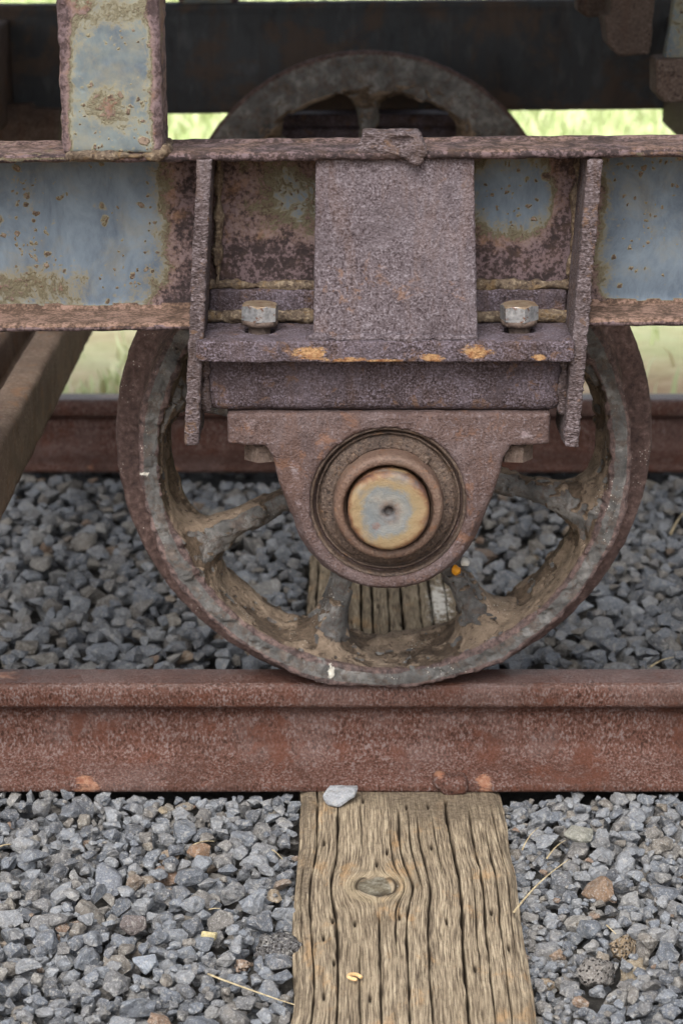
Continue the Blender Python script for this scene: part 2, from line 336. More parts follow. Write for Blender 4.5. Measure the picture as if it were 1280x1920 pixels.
def wood_mat():
    t = NT('weathered_wood')
    u = t.attr('u'); sy = t.n('ShaderNodeSeparateXYZ'); t.put(sy.inputs[0], t.co)
    cv = t.n('ShaderNodeCombineXYZ'); t.put(cv.inputs[0], u); t.put(cv.inputs[1], t.ma('MULTIPLY', sy.outputs[1], .035)); cv = cv.outputs[0]
    ring = t.noise(760, 3, .6, 0, cv); ring2 = t.noise(1700, 2, .5, 0, cv); fib = t.noise(140, 5, .6, 0, cv)
    cs = t.n('ShaderNodeCombineXYZ'); t.put(cs.inputs[0], u); t.put(cs.inputs[1], t.ma('MULTIPLY', sy.outputs[1], .35)); t.put(cs.inputs[2], .37)
    tone = t.noise(26, 7, .62, .3, cs.outputs[0])
    g = t.ma('ADD', t.ma('MULTIPLY', ring, .45), t.ma('ADD', t.ma('MULTIPLY', ring2, .35), t.ma('MULTIPLY', fib, .20)))
    col = t.ramp(g, [(.39, '40382f'), (.455, '675c4e'), (.52, '877a67'), (.60, 'a59882')])
    col = t.mix(t.ma('MULTIPLY', t.thr(tone, .48, .7), .55), col, t.mix(.65, col, '6f6250'))
    col = t.mix(t.ma('MULTIPLY', t.thr(t.noise(40, 6, .7, .2, t.vec(1, .5, 1, (7, 3, 1))), .54, .66), .4), col, 'a8845a')
    col = t.mix(t.ma('MULTIPLY', t.thr(t.attr('pale'), .3, .9), .3), col, 'a8997d')
    grime = t.thr(t.ma('ADD', t.attr('grime'), t.ma('MULTIPLY', t.ma('SUBTRACT', t.noise(85, 7, .7, .3), .5), 1.3)), .35, .8)
    col = t.mix(t.ma('MULTIPLY', grime, .8), col, t.ramp(t.noise(320, 5, .65), [(.35, '3f372e'), (.65, '75695a')]))
    col = t.mix(t.ma('MULTIPLY', t.thr(t.ma('ADD', t.attr('knot'), t.ma('MULTIPLY', t.ma('SUBTRACT', t.noise(160, 6, .7), .5), .9)), .3, .9), .9), col, t.ramp(t.noise(210, 6, .75), [(.35, '38332a'), (.5, '5b574b'), (.64, '77746a')]))
    col = t.mix(t.ma('MULTIPLY', t.thr(t.noise(1250, 2, .5, 0, cv), .43, .36), .65), col, '40362a')
    col = t.mix(t.ma('MULTIPLY', t.thr(t.noise(700, 4, .7, 0, t.vec(1, .35, 1, (1, 2, 3))), .52, .64), .5), col, t.mix(.6, col, '3d342a'))
    col = t.mix(t.attr('crack'), col, '261f17')
    li = t.thr(t.ma('ADD', t.attr('lichen'), t.ma('MULTIPLY', t.ma('SUBTRACT', t.noise(170, 7, .8), .5), 2.8)), .5, .62)
    col = t.mix(li, col, 'cfccc4')
    h = t.ma('ADD', t.ma('MULTIPLY', g, 1.0), t.ma('MULTIPLY', t.noise(240, 5, .6), .35))
    return t.out(col, .92, t.bump(h, .8, .0011), .15)
M['wood'] = wood_mat()

def stone_mat(name, tint_from_object, fixed=None, porous=False):
    t = NT(name)
    if tint_from_object: t.co = t.vec(.0115, .0115, .0115)
    if fixed: base = t.mix(t.noise(70, 6, .65), fixed[0], fixed[1])
    else:
        tn = t.attr('tint', 'OBJECT') if tint_from_object else t.attr('tint')
        base = t.ramp(tn, [(.0, '63666c'), (.18, '787e87'), (.4, '8a9098'), (.58, '9a9ea3'), (.78, '7b7b7c'), (.89, '857f77'),
                           (.94, '9a9b9b'), (.975, '8d867a'), (.992, '927866'), (1.0, 'a3967f')])
        off = t.n('ShaderNodeVectorMath', operation='ADD'); t.put(off.inputs[0], t.co)
        sc = t.n('ShaderNodeCombineXYZ'); t.put(sc.inputs[0], t.ma('MULTIPLY', tn, 7.0)); t.put(off.inputs[1], sc.outputs[0]); t.co = off.outputs[0]
        base = t.mix(t.ma('MULTIPLY', t.thr(t.noise(60, 5, .65), .5, .68), .5), base, t.mix(.5, base, '9c9180'))
    base = t.mix(1, base, (.64, .635, .635, 1), 'MULTIPLY') if not fixed else base
    sp = t.noise(900, 4, .7)
    base = t.mix(t.thr(sp, .52, .72), base, t.mix(.45, base, 'c2c5c8')); base = t.mix(t.thr(sp, .46, .3), base, t.mix(.5, base, '2c2d30'))
    base = t.mix(t.ma('MULTIPLY', t.thr(t.noise(170, 6, .7), .5, .6), .55), base, t.mix(.5, base, '474540'))
    base = t.mix(t.ma('MULTIPLY', t.thr(t.noise(330, 5, .7, 0, t.vec(1, 1, 1, (3, 5, 2), t.co)), .54, .62), .45), base, 'a3a09a')
    h = t.ma('ADD', t.ma('ADD', t.noise(150, 5, .7), t.ma('MULTIPLY', sp, .35)), t.ma('MULTIPLY', t.voro(210), .5))
    if porous:
        p = t.thr(t.voro(420), .38, .2); h = t.ma('SUBTRACT', h, t.ma('MULTIPLY', p, .9)); base = t.mix(p, base, '2b2826')
    return t.out(base, .88, t.bump(h, .8, .003), .25)
M['stone_obj'] = stone_mat('basalt_stone', True); M['stone_mesh'] = stone_mat('basalt_gravel', False)

def simple(name, stops, sc, bump=.5, dist=.003, rough=.9, det=7):
    t = NT(name); n = t.noise(sc, det, .65, .2)
    return t.out(t.ramp(n, stops), rough, t.bump(t.noise(sc*2.5, 6, .6), bump, dist), .2)
M['bed'] = simple('ballast_fines', [(.3, '2c2b2a'), (.6, '4c4a47'), (.8, '6a655d')], 120)
def ground_mat():
    t = NT('dirt_and_lawn')
    sy = t.n('ShaderNodeSeparateXYZ'); t.put(sy.inputs[0], t.co)
    dirt = t.ramp(t.noise(14, 8, .65, .3), [(.3, '9a7f62'), (.5, 'bfa587'), (.68, 'd6c3a6')])
    lawn = t.ramp(t.noise(5, 7, .65, .2), [(.32, 'b0bd86'), (.5, 'c3cd9c'), (.68, 'd6dab2')])
    f = t.thr(t.ma('ADD', sy.outputs[1], t.ma('MULTIPLY', t.noise(3.0, 5, .6), 1.4)), 1.7, 2.5)
    near = t.thr(sy.outputs[1], .3, .4)
    col = t.mix(f, dirt, lawn)
    return t.out(t.mix(near, dirt, col), .95, t.bump(t.noise(40, 6, .7), .8, .02), .1)
M['ground'] = ground_mat()
def grass_mat():
    t = NT('grass_blade'); tn = t.attr('tint')
    return t.out(t.ramp(tn, [(0, '97ab6c'), (.45, 'b9c690'), (.7, 'cdd3a8'), (.85, 'd8d3b2'), (1, 'e0d6ba')]), .7, None, .2)
M['grass'] = grass_mat()
M['straw'] = simple('dry_straw', [(.35, '84755a'), (.6, 'b3a688')], 260, .4)

# ------------------------------------------------------------------ ground
def sheet(name, x0, x1, y0, y1, z, mat):
    return tag(obj(name, pydata(name, [(x0, y0, z), (x1, y0, z), (x1, y1, z), (x0, y1, z)], [(0, 1, 2, 3)], mat)), kind='structure')
sheet('ground', -150, 150, -60, 300, -.108, M['ground'])
bed = sheet('ballast_bed', -1.6, 1.6, -.9, .93, -.101, M['bed'])

# ------------------------------------------------------------------ rails
def rail_mesh(name, fine):
    half = [(-.037, -.074), (-.037, -.0685), (-.030, -.0655), (-.016, -.0605), (-.009, -.056), (-.0062, -.050), (-.0056, -.036),
            (-.0060, -.026), (-.0085, -.0215), (-.0165, -.0180), (-.0178, -.0155), (-.0182, -.0075), (-.0168, -.0030), (-.0135, -.0007), (0, 0)]
    prof = half + [(-a, b) for a, b in half[-2::-1]]
    step = .0016 if fine else .004; pts = []
    for (a, b), (c, d) in zip(prof, prof[1:]):
        k = max(1, int(math.hypot(c-a, d-b)/step))
        pts += [(a+(c-a)*i/k, b+(d-b)*i/k) for i in range(k)]
    pts.append(prof[-1]); pts = np.array(pts, np.float32)
    xs = np.concatenate([[-4, -2, -1], np.arange(-.6, .6001, .003 if fine else .012), [1, 2, 4]]).astype(np.float32)
    n, m = len(xs), len(pts)
    V = np.zeros((n, m, 3), np.float32); V[..., 0] = xs[:, None]; V[..., 1] = pts[None, :, 0]; V[..., 2] = pts[None, :, 1]
    V = V.reshape(-1, 3); i = np.arange(n-1)[:, None]*m; j = np.arange(m)[None, :]; j2 = (j+1) % m
    Q = np.stack([i+j, i+j2, i+m+j2, i+m+j], -1).reshape(-1, 4)[:, ::-1]
    Nn = vnormals(V, Q)
    V = V + Nn*(fbm(V*np.array([.5, 1, 1], np.float32), 130, 3, 3)*.00014)[:, None]
    pa = np.zeros(len(V), np.float32)
    for (cx, w) in ((-.181, .011), (.101, .008), (-.262, .004)):
        pa = np.maximum(pa, .85*np.exp(-(((V[:, 0]-cx)/w)**2 + ((V[:, 1]+.034)/.009)**2)))
    pa *= (V[:, 2] < -.06)
    pa = np.maximum(pa, .75*np.exp(-(((V[:, 0]+.245)/.03)**2 + ((V[:, 1])/.012)**2))*(V[:, 2] > -.004))
    return mesh_np(name, V, Q, M['rail'], {'patch': pa, 'worn': sstep(-.004, -.0006, V[:, 2])})
tag(obj('rail', rail_mesh('rail', True), None, (0, -.018, 0)), 'rusty rail in front, the one the spoked wheel stands on', 'rail', 'two running rails of the track')
tag(obj('rail', rail_mesh('rail_back', False), None, (0, .780, 0)), 'shaded rusty rail behind the wheel, farther of the two', 'rail', 'two running rails of the track')

# ------------------------------------------------------------------ tie
TX0, TX1, TZ = -.030, .1115, -.0748
def tie_mesh():
    nx = 290; xs = np.linspace(TX0, TX1, nx)
    ys = np.concatenate([np.arange(-.47, -.05, .0019), np.arange(-.05, 1.12, .004)])
    side = np.linspace(0, -.11, 12)[1:]
    lx = np.concatenate([xs, np.full(11, TX1), np.full(11, TX0)]); lz = np.concatenate([np.zeros(nx), side, side[::-1]])
    X, Y = np.meshgrid(lx, ys); Z = np.tile(lz, (len(ys), 1)) + TZ
    top = np.zeros_like(X, bool); top[:, :nx] = True
    # grain coordinate flowing round the knot
    kx, ky, ka = .0224, -.196, .0118
    dx, dy = X-kx, (Y-ky)*.9; r2 = dx*dx + dy*dy
    U = kx + np.where(r2 > ka*ka, dx*(1 - ka*ka/np.maximum(r2, 1e-9)), 0) 
    fade = np.exp(-(np.abs(dy)/.07)**2); U = X*(1-fade) + U*fade
    P = np.stack([X, Y, Z*0], -1)
    U = U + .0011*fbm(P*np.array([.5, .3, 1]), 14, 2, 5) + .00022*fbm(P, 70, 2, 9)
    crack = np.zeros_like(X); depth = np.zeros_like(X)
    cr = [(-.0175, -.47, .0, 1.0), (-.0015, -.40, -.06, 1.2), (.0145, -.16, -.06, .45), (.0222, -.47, -.215, .9), (.031, -.30, -.10, .7),
          (.0385, -.47, -.07, 1.1), (.047, -.22, -.07, .8), (.0535, -.47, -.08, 1.0), (.0625, -.20, -.075, .45), (.0715, -.47, -.055, 1.35),
          (.0805, -.33, -.16, .5), (.0885, -.47, -.07, 1.0), (.0985, -.47, -.10, .8), (.104, -.30, -.06, .4), (.0095, -.47, -.27, .9), (.057, -.47, -.36, .4),
          (-.0235, -.30, -.15, .6), (-.006, -.47, -.34, .4)]
    cr += [(-.02+.0125*k + .004*math.sin(k*3.1), .02 + .05*abs(math.sin(k*2.3)), .5+.5*abs(math.sin(k)), .8+.9*abs(math.sin(k*1.7+.5))) for k in range(10)]
    for k, (u0, ya, yb, w) in enumerate(cr):
        uc = u0 + .0016*math.sin(k*5.1) + .0006*fbm(np.stack([ys*0+k*3.3, ys, ys*0], -1), 13, 3, 40+k) 
        lim = sstep(ya-.002, ya+.05, ys)*sstep(yb+.002, yb-.05, ys)
        ww = (.00024+.00026*w*w)*(.35+.65*lim)*(1+.5*fbm(np.stack([ys*0+k, ys, ys*0], -1), 70, 2, 80+k))
        g = np.exp(-((U-uc[:, None])/np.maximum(ww, 2e-4)[:, None])**2)*(lim > 0)[:, None]*np.minimum(1, lim*2)[:, None]
        crack = np.maximum(crack, g); depth = np.maximum(depth, g*(.001+.003*w*w))
    # rows of incising slits
    for r in range(-9, 24):
        for q in range(10):
            cx = TX0 + .011 + q*.0142 + (.007 if r % 2 else 0) + random.uniform(-.0015, .0015); cy = -.105 + r*.033 + random.uniform(-.009, .009)
            if cx > TX1-.006 or random.random() < .72 or (abs(cx-kx) < .014 and abs(cy-ky) < .02): continue
            g = np.exp(-((X-cx)/.0008)**2 - ((Y-cy)/.0042)**2); crack = np.maximum(crack, np.clip(g*1.2, 0, 1)*.95); depth = np.maximum(depth, g*.003)
    kr = np.sqrt(r2); knot = np.where(top, sstep(ka*1.05, ka*.8, kr*(1+.15*fbm(P, 120, 2, 3))), 0)
    kring = np.exp(-((kr-ka*1.1)/.0016)**2)*(fbm(P, 90, 2, 6) > 0); crack = np.maximum(crack, kring*.6)
    hole = np.exp(-((X-kx-.004)/.006)**2 - ((Y-ky+.005)/.0035)**2); crack = np.maximum(crack, np.clip(hole*1.3-.2, 0, 1)); depth = np.maximum(depth, hole*.006)
    z = .00012*fbm(np.stack([U*20, Y, Z*0], -1), 40, 3, 12) + .0010*fbm(P, 14, 2, 13) - depth - knot*.0015
    ex = np.minimum(X-TX0, TX1-X); z -= .0035*np.exp(-(ex/.0035)**2)*(1+.8*fbm(P, 60, 2, 33))
    Z = Z + np.where(top, z, 0)
    crack = np.where(top, crack, 0)
    X = X + np.where(top, 0, .0016*fbm(np.stack([X*0, Y*.4, Z], -1), 90, 3, 21)) 
    X = X + .0022*fbm(np.stack([X*0+np.sign(X-.04), Y, X*0], -1), 12, 2, 8)*np.exp(-(ex/.02)**2)
    grime = .12 + .62*np.exp(-((Y+.055)/.028)**2) + .35*(Y > .0) *0 + .55*np.where(top, 0, 1)*.6
    grime = grime + .40*np.exp(-((X-.065)/.025)**2-((Y+.085)/.025)**2) + .35*np.exp(-((X+.024)/.007)**2) + .28*sstep(.0, .5, fbm(P*np.array([1, .4, 1]), 22, 4, 44))
    lich = np.exp(-((X-.086)/.012)**2 - ((Y-.34)/.06)**2)*.8 + .5*np.exp(-((X+.028)/.004)**2-((Y+.14)/.03)**2)*0
    n, m = X.shape
    V = np.stack([X, Y, Z], -1).reshape(-1, 3)
    i = np.arange(n-1)[:, None]*m; j = np.arange(m)[None, :]; j2 = (j+1) % m
    Q = np.stack([i+j, i+j2, i+m+j2, i+m+j], -1).reshape(-1, 4)
    a = {'u': U.ravel(), 'crack': np.clip(crack*1.5, 0, 1).ravel(), 'knot': knot.ravel(), 'grime': grime.ravel(), 'lichen': lich.ravel(), 'pale': (np.exp(-((kr-ka*1.45)/(ka*.4))**2)*(1+.5*fbm(P, 70, 2, 66))).ravel()}
    return mesh_np('railroad_tie', V, Q, M['wood'], a)
tag(obj('railroad_tie', tie_mesh()), 'weathered wooden tie with a knot and long cracks under the rails', 'railroad tie')

# ------------------------------------------------------------------ the wagon
AX, AZ = .0297, .1675
wagon = tag(obj('rail_wagon', None, None, (0, 0, 0)), 'rusted rail wagon with blue-grey side sill and spoked iron wheels', 'rail wagon')
def sd_part(name, fn, lo, hi, h, mat, parent, noise_amp=.0006, freq=130, seed=0, attrs=None, octv=3, post=None, fine=.0003):
    nz = (lambda P: noise_amp*fbm(P, freq, octv, seed) + fine*fbm(P, freq*3.2, 2, seed+50)) if noise_amp else None
    V, Q = surface_nets(fn, lo, hi, h, nz)
    A = attrs(V, vnormals(V, Q)) if attrs else None
    if post is not None: V = post(V)
    return obj(name, mesh_np(name, V, Q, mat, A), parent)

# side sill: a channel open towards the camera, its lower flange cut away between the stiffeners
YF, YW = -.1396, -.0946
SL, SR = -.0885, .1485
def tiltz(V):
    V = V.copy(); V[:, 2] += .0094*(V[:, 0]-AX); return V
def f_sill(P):
    x, y, z = P[..., 0], P[..., 1], P[..., 2]
    d = sdbox(P, (0, YW+.003, .3355), (.62, .003, .0555), .0008)
    d = smin(d, sdbox(P, (0, (YF-.0886)/2, .3878), (.62, (-.0886-YF)/2, .0029), .002), .006)
    lowf = sdbox(P, (0, (YF-.0886)/2, .2825), (.62, (-.0886-YF)/2, .0027), .002)
    lowf = np.maximum(lowf, -np.maximum(SL+.004-x, x-SR+.004))
    return smin(d, lowf, .006)
def a_sill(V, N):
    x, y, z = V.T
    r = np.zeros(len(V))
    web = (np.abs(N[:, 1]) > .6)
    r += .95*np.exp(-((x-SL+.004)/.026)**2*np.where(x < SL, 1, .35)) + 1.05*np.exp(-((x-SR-.0)/.020)**2*np.where(x > SR, 1, .45))
    mid = (x > SL) & (x < SR)
    r = np.where(mid, np.maximum(r, .66) + .6*sstep(.335, .310, z), r)
    r = np.where(mid, r - .75*np.exp(-((x-.110)/.026)**2 - ((z-.358)/.024)**2) - .22*np.exp(-((x+.03)/.018)**2-((z-.36)/.025)**2), r)
    r += .22*np.exp(-((z-.297)/.012)**2)*(x < SL) + .2*np.exp(-((z-.287)/.004)**2)
    r -= .04*(~mid & web)
    r += .30*np.exp(-((z-.304)/.016)**2)*(x < -.16) + .16*sstep(.2, .9, fbm(V, 20, 3, 15)) + .10*np.exp(-((z-.345)/.02)**2)*(x < -.21)
    r += .75*(N[:, 2] > .5) + .6*((N[:, 1] < -.5) & (y < -.125)) + .4*(N[:, 2] < -.5)
    return {'rust': r, 'orange': 1.0*(N[:, 2] > .5)*(z < .33)*((x < SL) | (x > SR)) + .55*(N[:, 2] > .5)}
def n_sill(P):
    return .0005*fbm(P, 120, 3, 4) 
V, Q = surface_nets(f_sill, (-.6, -.145, .278), (.6, -.085, .393), .0022, lambda P: n_sill(P)*np.where(P[..., 1] < -.12, 1.2, .8))
A = a_sill(V, vnormals(V, Q)); V = tiltz(V)
sill = obj('side_sill', mesh_np('side_sill', V, Q, M['sill'], A), wagon)
tag(sill, 'channel-shaped side sill with peeling blue-grey paint')

# stiffeners: leaning flat bars with flame-cut edges
def stiffener(xt, xb, seed):
    zt, zb = .3855, .2085
    def fn(P):
        x, y, z = P[..., 0], P[..., 1], P[..., 2]
        s = (zt-z)/(zt-zb); xc = xt+(xb-xt)*s; yf = -.1405 - .0150*s
        q = np.stack([x-xc, y-(yf-.0985)/2, z-(zt+zb)/2], -1)
        hy = (-.0985-yf)/2
        a = np.abs(q[..., 0])-.0046; b = np.abs(q[..., 1])-hy; c = np.abs(q[..., 2])-(zt-zb)/2
        m = np.maximum(np.maximum(a, b), c)
        return m
    def nz(P):
        Q2 = P*np.array([.25, .25, 1], np.float32)
        return .00055*fbm(Q2, 520, 2, seed)*(P[..., 1] < -.13) + .0003*fbm(P, 90, 3, seed+3)
    V, Q = surface_nets(fn, (min(xt, xb)-.006, -.157, zb), (max(xt, xb)+.006, -.097, zt), .0013, nz)
    return obj('stiffener_plate', mesh_np('stiffener_plate', V, Q, M['stiff']), sill)
stiffener(-.0833, -.0939, 11); stiffener(.1541, .1435, 23)

# mount plate, crossbar and cover plate
def a_plate(V, N):
    x, y, z = V.T
    p = np.zeros(len(V)); fr = (N[:, 1] < -.4)
    for cx, cz, w, hh in ((-.021, .269, .018, .0055), (.004, .2645, .02, .0028), (.055, .2658, .012, .0045), (.083, .270, .015, .0065), (.03, .2638, .03, .002), (.122, .266, .008, .003)):
        p = np.maximum(p, .85*np.exp(-((x-cx)/w)**2 - ((z-cz)/hh)**2))
    return {'patch': p*fr}
def f_plate(P):
    d = sdbox(P, (.027, -.1233, .2694), (.1165, .0333, .0067), .0012)
    for bx in (-.0512, .1115):
        d = np.maximum(d, -(np.hypot(P[..., 0]-bx, P[..., 1]+.1255)-.0093))
    return d
sd_part('mount_plate', f_plate, (-.091, -.158, .262), (.145, -.089, .277), .0013, M['plate'], wagon, .0004, 110, 31, a_plate)
sd_part('cross_bar', lambda P: sdbox(P, (.027, -.112, .2446), (.1125, .0270, .0178), .007), (-.087, -.140, .226), (.141, -.084, .263), .0016, M['plate'], wagon, .0004, 90, 37)
def f_cover(P):
    x, y, z = P[..., 0], P[..., 1], P[..., 2]
    s = (.3855-z)/.1095; yf = -.1340-.0165*s; xl = -.0156-.0019*s; xr = .0808+.0034*s
    return np.maximum(np.maximum(np.maximum(xl-x, x-xr), np.maximum(yf-y, y-yf-.008)), np.abs(z-.3308)-.0547)
sd_part('cover_plate', f_cover, (-.019, -.152, .2755), (.086, -.125, .386), .0014, M['panel'], wagon, .00025, 160, 41, fine=.0002)
# weld beads
def bead(pts, rad, parent, seed, mat='bead', h=.0013):
    pts = [np.array(p, np.float32) for p in pts]
    def fn(P):
        d = np.full(P.shape[:-1], 9, np.float32)
        for a, b in zip(pts, pts[1:]):
            ab = b-a; t = np.clip(((P-a)@ab)/(ab@ab), 0, 1); d = np.minimum(d, np.linalg.norm(P-a-t[..., None]*ab, axis=-1)-rad)
        return d
    lo = np.min(pts, 0)-rad; hi = np.max(pts, 0)+rad
    nz = lambda P: .0020*fbm(P, 90, 3, seed) + .0008*fbm(P, 300, 2, seed+1)
    V, Q = surface_nets(fn, lo-.002, hi+.002, h, nz, .006)
    return obj('weld_bead', mesh_np('weld_bead', V, Q, M[mat]), parent)
bead([(-.084, -.0965, .2995), (-.018, -.0965, .2985)], .0032, sill, 1)
bead([(.085, -.0965, .2985), (.144, -.0965, .2995)], .0032, sill, 2)
bead([(-.084, -.102, .2805), (-.018, -.104, .2805)], .0042, sill, 3)
bead([(.085, -.104, .2805), (.144, -.102, .2805)], .0042, sill, 4)
sd_part('web_strip', lambda P: sdbox(P, (.0295, -.0975, .2885), (.1135, .0040, .0085), .001), (-.085, -.103, .279), (.144, -.092, .298), .0018, M['plate'], sill, .0006, 100, 77)
bead([(-.0175, -.1515, .2772), (.084, -.1515, .2772)], .0021, wagon, 5, 'panel')
bead([(-.079, -.0985, .300), (-.0765, -.0985, .383)], .0026, sill, 6); bead([(.146, -.0985, .300), (.1485, -.0985, .383)], .0026, sill, 7)
bead([(-.0885, -.0985, .300), (-.0875, -.0985, .383)], .0022, sill, 8); bead([(.156, -.0985, .300), (.158, -.0985, .383)], .0026, sill, 9)
bead([(-.085, -.139, .228), (-.085, -.139, .262)], .003, wagon, 15, 'stiff'); bead([(.139, -.139, .228), (.140, -.139, .262)], .003, wagon, 16, 'stiff')

# post on the sill
PX0, PX1 = -.1695, -.1085
def f_post(P):
    o = sdbox(P, ((PX0+PX1)/2, -.1165, .556), ((PX1-PX0)/2, .0225, .1655), .002)
    i = sdbox(P, ((PX0+PX1)/2, -.1165, .50), ((PX1-PX0)/2-.006, .0165, .2), .002)
    return np.maximum(o, -i)
def a_post(V, N):
    e = np.minimum(V[:, 0]-PX0, PX1-V[:, 0])
    r = .15 + .95*np.exp(-(e/.0060)**2) + .5*np.exp(-(((V[:, 0]+.142)/.012)**2 + ((V[:, 2]-.418)/.013)**2)) + .3*np.exp(-((V[:, 2]-.475)/.012)**2)
    return {'rust': np.where(np.abs(N[:, 1]) > .6, r, .75)}
V, Q = surface_nets(f_post, (PX0, -.1395, .391), (PX1, -.0935, .722), .0016,
                    lambda P: np.where(np.minimum(P[..., 0]-PX0, PX1-P[..., 0]) < .008, .0009, .0003)*fbm(P, 170, 3, 61) + .0002*fbm(P, 400, 2, 62))
A = a_post(V, vnormals(V, Q)); V[:, 2] += .0094*(-.14-AX)
post = obj('post', mesh_np('post', V, Q, M['post'], A), wagon); tag(post, 'square tube post with blue-grey paint and rusted corners')
zt = .3905+.0094*(-.14-AX)
bead([(PX0+.006, -.1400, zt-.001), (PX1-.002, -.1400, zt-.001)], .0030, post, 17, 'bead'); bead([(PX1+.001, -.137, zt+.001), (PX1+.001, -.10, zt+.001)], .0028, post, 18)
# rusted scab of plate left on top of the sill
def f_scab(P):
    d = sdbox(P, (.0300, -.1265, .3962), (.0175, .010, .0050), .0015)
    d = smin(d, np.linalg.norm((P-np.array((.043, -.137, .391)))*np.array((.7, 1, 1)), axis=-1)-.0070, .006)
    d = smin(d, np.linalg.norm((P-np.array((.020, -.136, .391)))*np.array((.4, 1, 1)), axis=-1)-.0042, .005)
    d = np.maximum(d, -(np.linalg.norm((P-np.array((.036, -.1385, .3968)))*np.array((.55, 1, 1.3)), axis=-1)-.0042))
    d = smin(d, np.linalg.norm((P-np.array((.045, -.1405, .3845)))*np.array((.8, 1, 1)), axis=-1)-.0032, .003)
    return d
sd_part('broken_plate_stub', f_scab, (.006, -.148, .380), (.056, -.112, .404), .0010, M['stiff'], sill, .0009, 190, 71)

# bearing housing
def hp(pts): return [(AX+a, AZ+b) for a, b in pts]
right = [(.102, .059), (.1015, .0385), (.0775, .0375), (.073, .030), (.0705, .018), (.0655, .0)]
arc = [(.0622*math.cos(math.radians(a)), .0600*math.sin(math.radians(a))) for a in range(-12, -91, -6)]
hpoly = [(-.102, .059)] + right + arc + [(-a, b) for a, b in arc[-2::-1]] + [(-a, b) for a, b in right[:0:-1]]
hpoly = hp(hpoly)
def f_house(P):
    x, y, z = P[..., 0], P[..., 1], P[..., 2]
    r = np.hypot(x-AX, z-AZ)
    rd = .0022 + .0062*sstep(.19, .15, z)
    d2 = sdpoly(np.stack([x, z], -1), hpoly) + rd; dy = np.abs(y+.1150) - .0270 + rd
    dd = np.hypot(np.maximum(d2, 0), np.maximum(dy, 0)) + np.minimum(np.maximum(d2, dy), 0) - rd
    # shoulder ring round the bore
    dd = smin(dd, np.maximum(np.abs(r-.0535)-.0030, np.abs(y+.128)-.0152), .005)
    bore = np.maximum(r-(.0502-np.clip(y+.142, 0, .02)*.5), np.abs(y+.160)-.0300)
    return np.maximum(dd, -bore)
def a_house(V, N):
    x, y, z = V.T; p = np.zeros(len(V))
    for cx, cz, w, hh in ((-.055, .219, .013, .006), (-.030, .188, .006, .018), (.115, .213, .010, .005), (-.027, .168, .004, .008)):
        p = np.maximum(p, .62*np.exp(-((x-cx)/w)**2-((z-cz)/hh)**2))
    return {'patch': p}
house = sd_part('bearing_housing', f_house, (-.074, -.143, .106), (.134, -.088, .228), .0014, M['housing'], wagon, .0004, 90, 81, a_house)
def lathe(name, prof, mat, parent, seg=96, amp=.0002, loc=(AX, 0, AZ), seed=0):
    """revolve (radius, y) about the axle line"""
    pts = []
    for (a, b), (c, d) in zip(prof, prof[1:]):
        k = max(1, int(math.hypot(c-a, d-b)/.0015)); pts += [(a+(c-a)*i/k, b+(d-b)*i/k) for i in range(k)]
    pts.append(prof[-1]); pts = np.array(pts, np.float32)
    th = np.linspace(0, 2*np.pi, seg, endpoint=False)
    V = np.stack([pts[None, :, 0]*np.cos(th)[:, None], np.tile(pts[:, 1], (seg, 1)), pts[None, :, 0]*np.sin(th)[:, None]], -1)
    m = len(pts); V = V.reshape(-1, 3)
    V += (amp*fbm(V, 160, 3, seed)[:, None]*np.array([1, 1, 1])).astype(np.float32)
    i = np.arange(seg)[:, None]*m; i2 = ((np.arange(seg)+1) % seg)[:, None]*m; j = np.arange(m-1)[None, :]
    Q = np.stack([i+j, i+j+1, i2+j+1, i2+j], -1).reshape(-1, 4)
    o = obj(name, mesh_np(name, V, Q, mat), parent, loc); return o
lathe('seal_ring', [(.0505, -.1405), (.0490, -.1425), (.0478, -.1405), (.0472, -.1345), (.0462, -.1345), (.0458, -.1380), (.0448, -.1383), (.0443, -.1345),
                    (.0436, -.1345), (.0430, -.1370), (.0400, -.1378), (.0345, -.1385), (.0340, -.128)], M['seal'], house, 128, .00025, seed=3)
collar = lathe('locking_collar', [(.0350, -.130), (.0348, -.1500), (.0340, -.1530), (.0325, -.1542), (.0300, -.1545), (.0285, -.1535), (.0280, -.1500), (.0268, -.1480), (.026, -.140)], M['collar'], house, 128, .00025, seed=5)
for a in (52, 128):
    ca, sa = math.cos(math.radians(a)), math.sin(math.radians(a)); c0 = (AX+.0372*ca, -.1395, AZ+.0372*sa)
    tx, tz = -sa, ca
    fnl = lambda P, c0=c0, tx=tx, tz=tz, ca=ca, sa=sa: np.maximum(np.maximum(np.abs((P[..., 0]-c0[0])*ca+(P[..., 2]-c0[2])*sa)-.0024, np.abs((P[..., 0]-c0[0])*tx+(P[..., 2]-c0[2])*tz)-.0032), np.abs(P[..., 1]-c0[1])-.0022)
    sd_part('collar_lug', fnl, np.array(c0)-.006, np.array(c0)+.006, .0008, M['seal'], house, .0003, 200, 5)
lathe('axle', [(0.0001, -.1560), (.0022, -.1560), (.0032, -.1600), (.0048, -.1612), (.0150, -.1616), (.0235, -.1614), (.0252, -.1602), (.0258, -.1585), (.0260, -.13), (.0260, .89), (.0255, .923), (.0001, .923)],
      M['axle'], wagon, 96, .0003, seed=8)

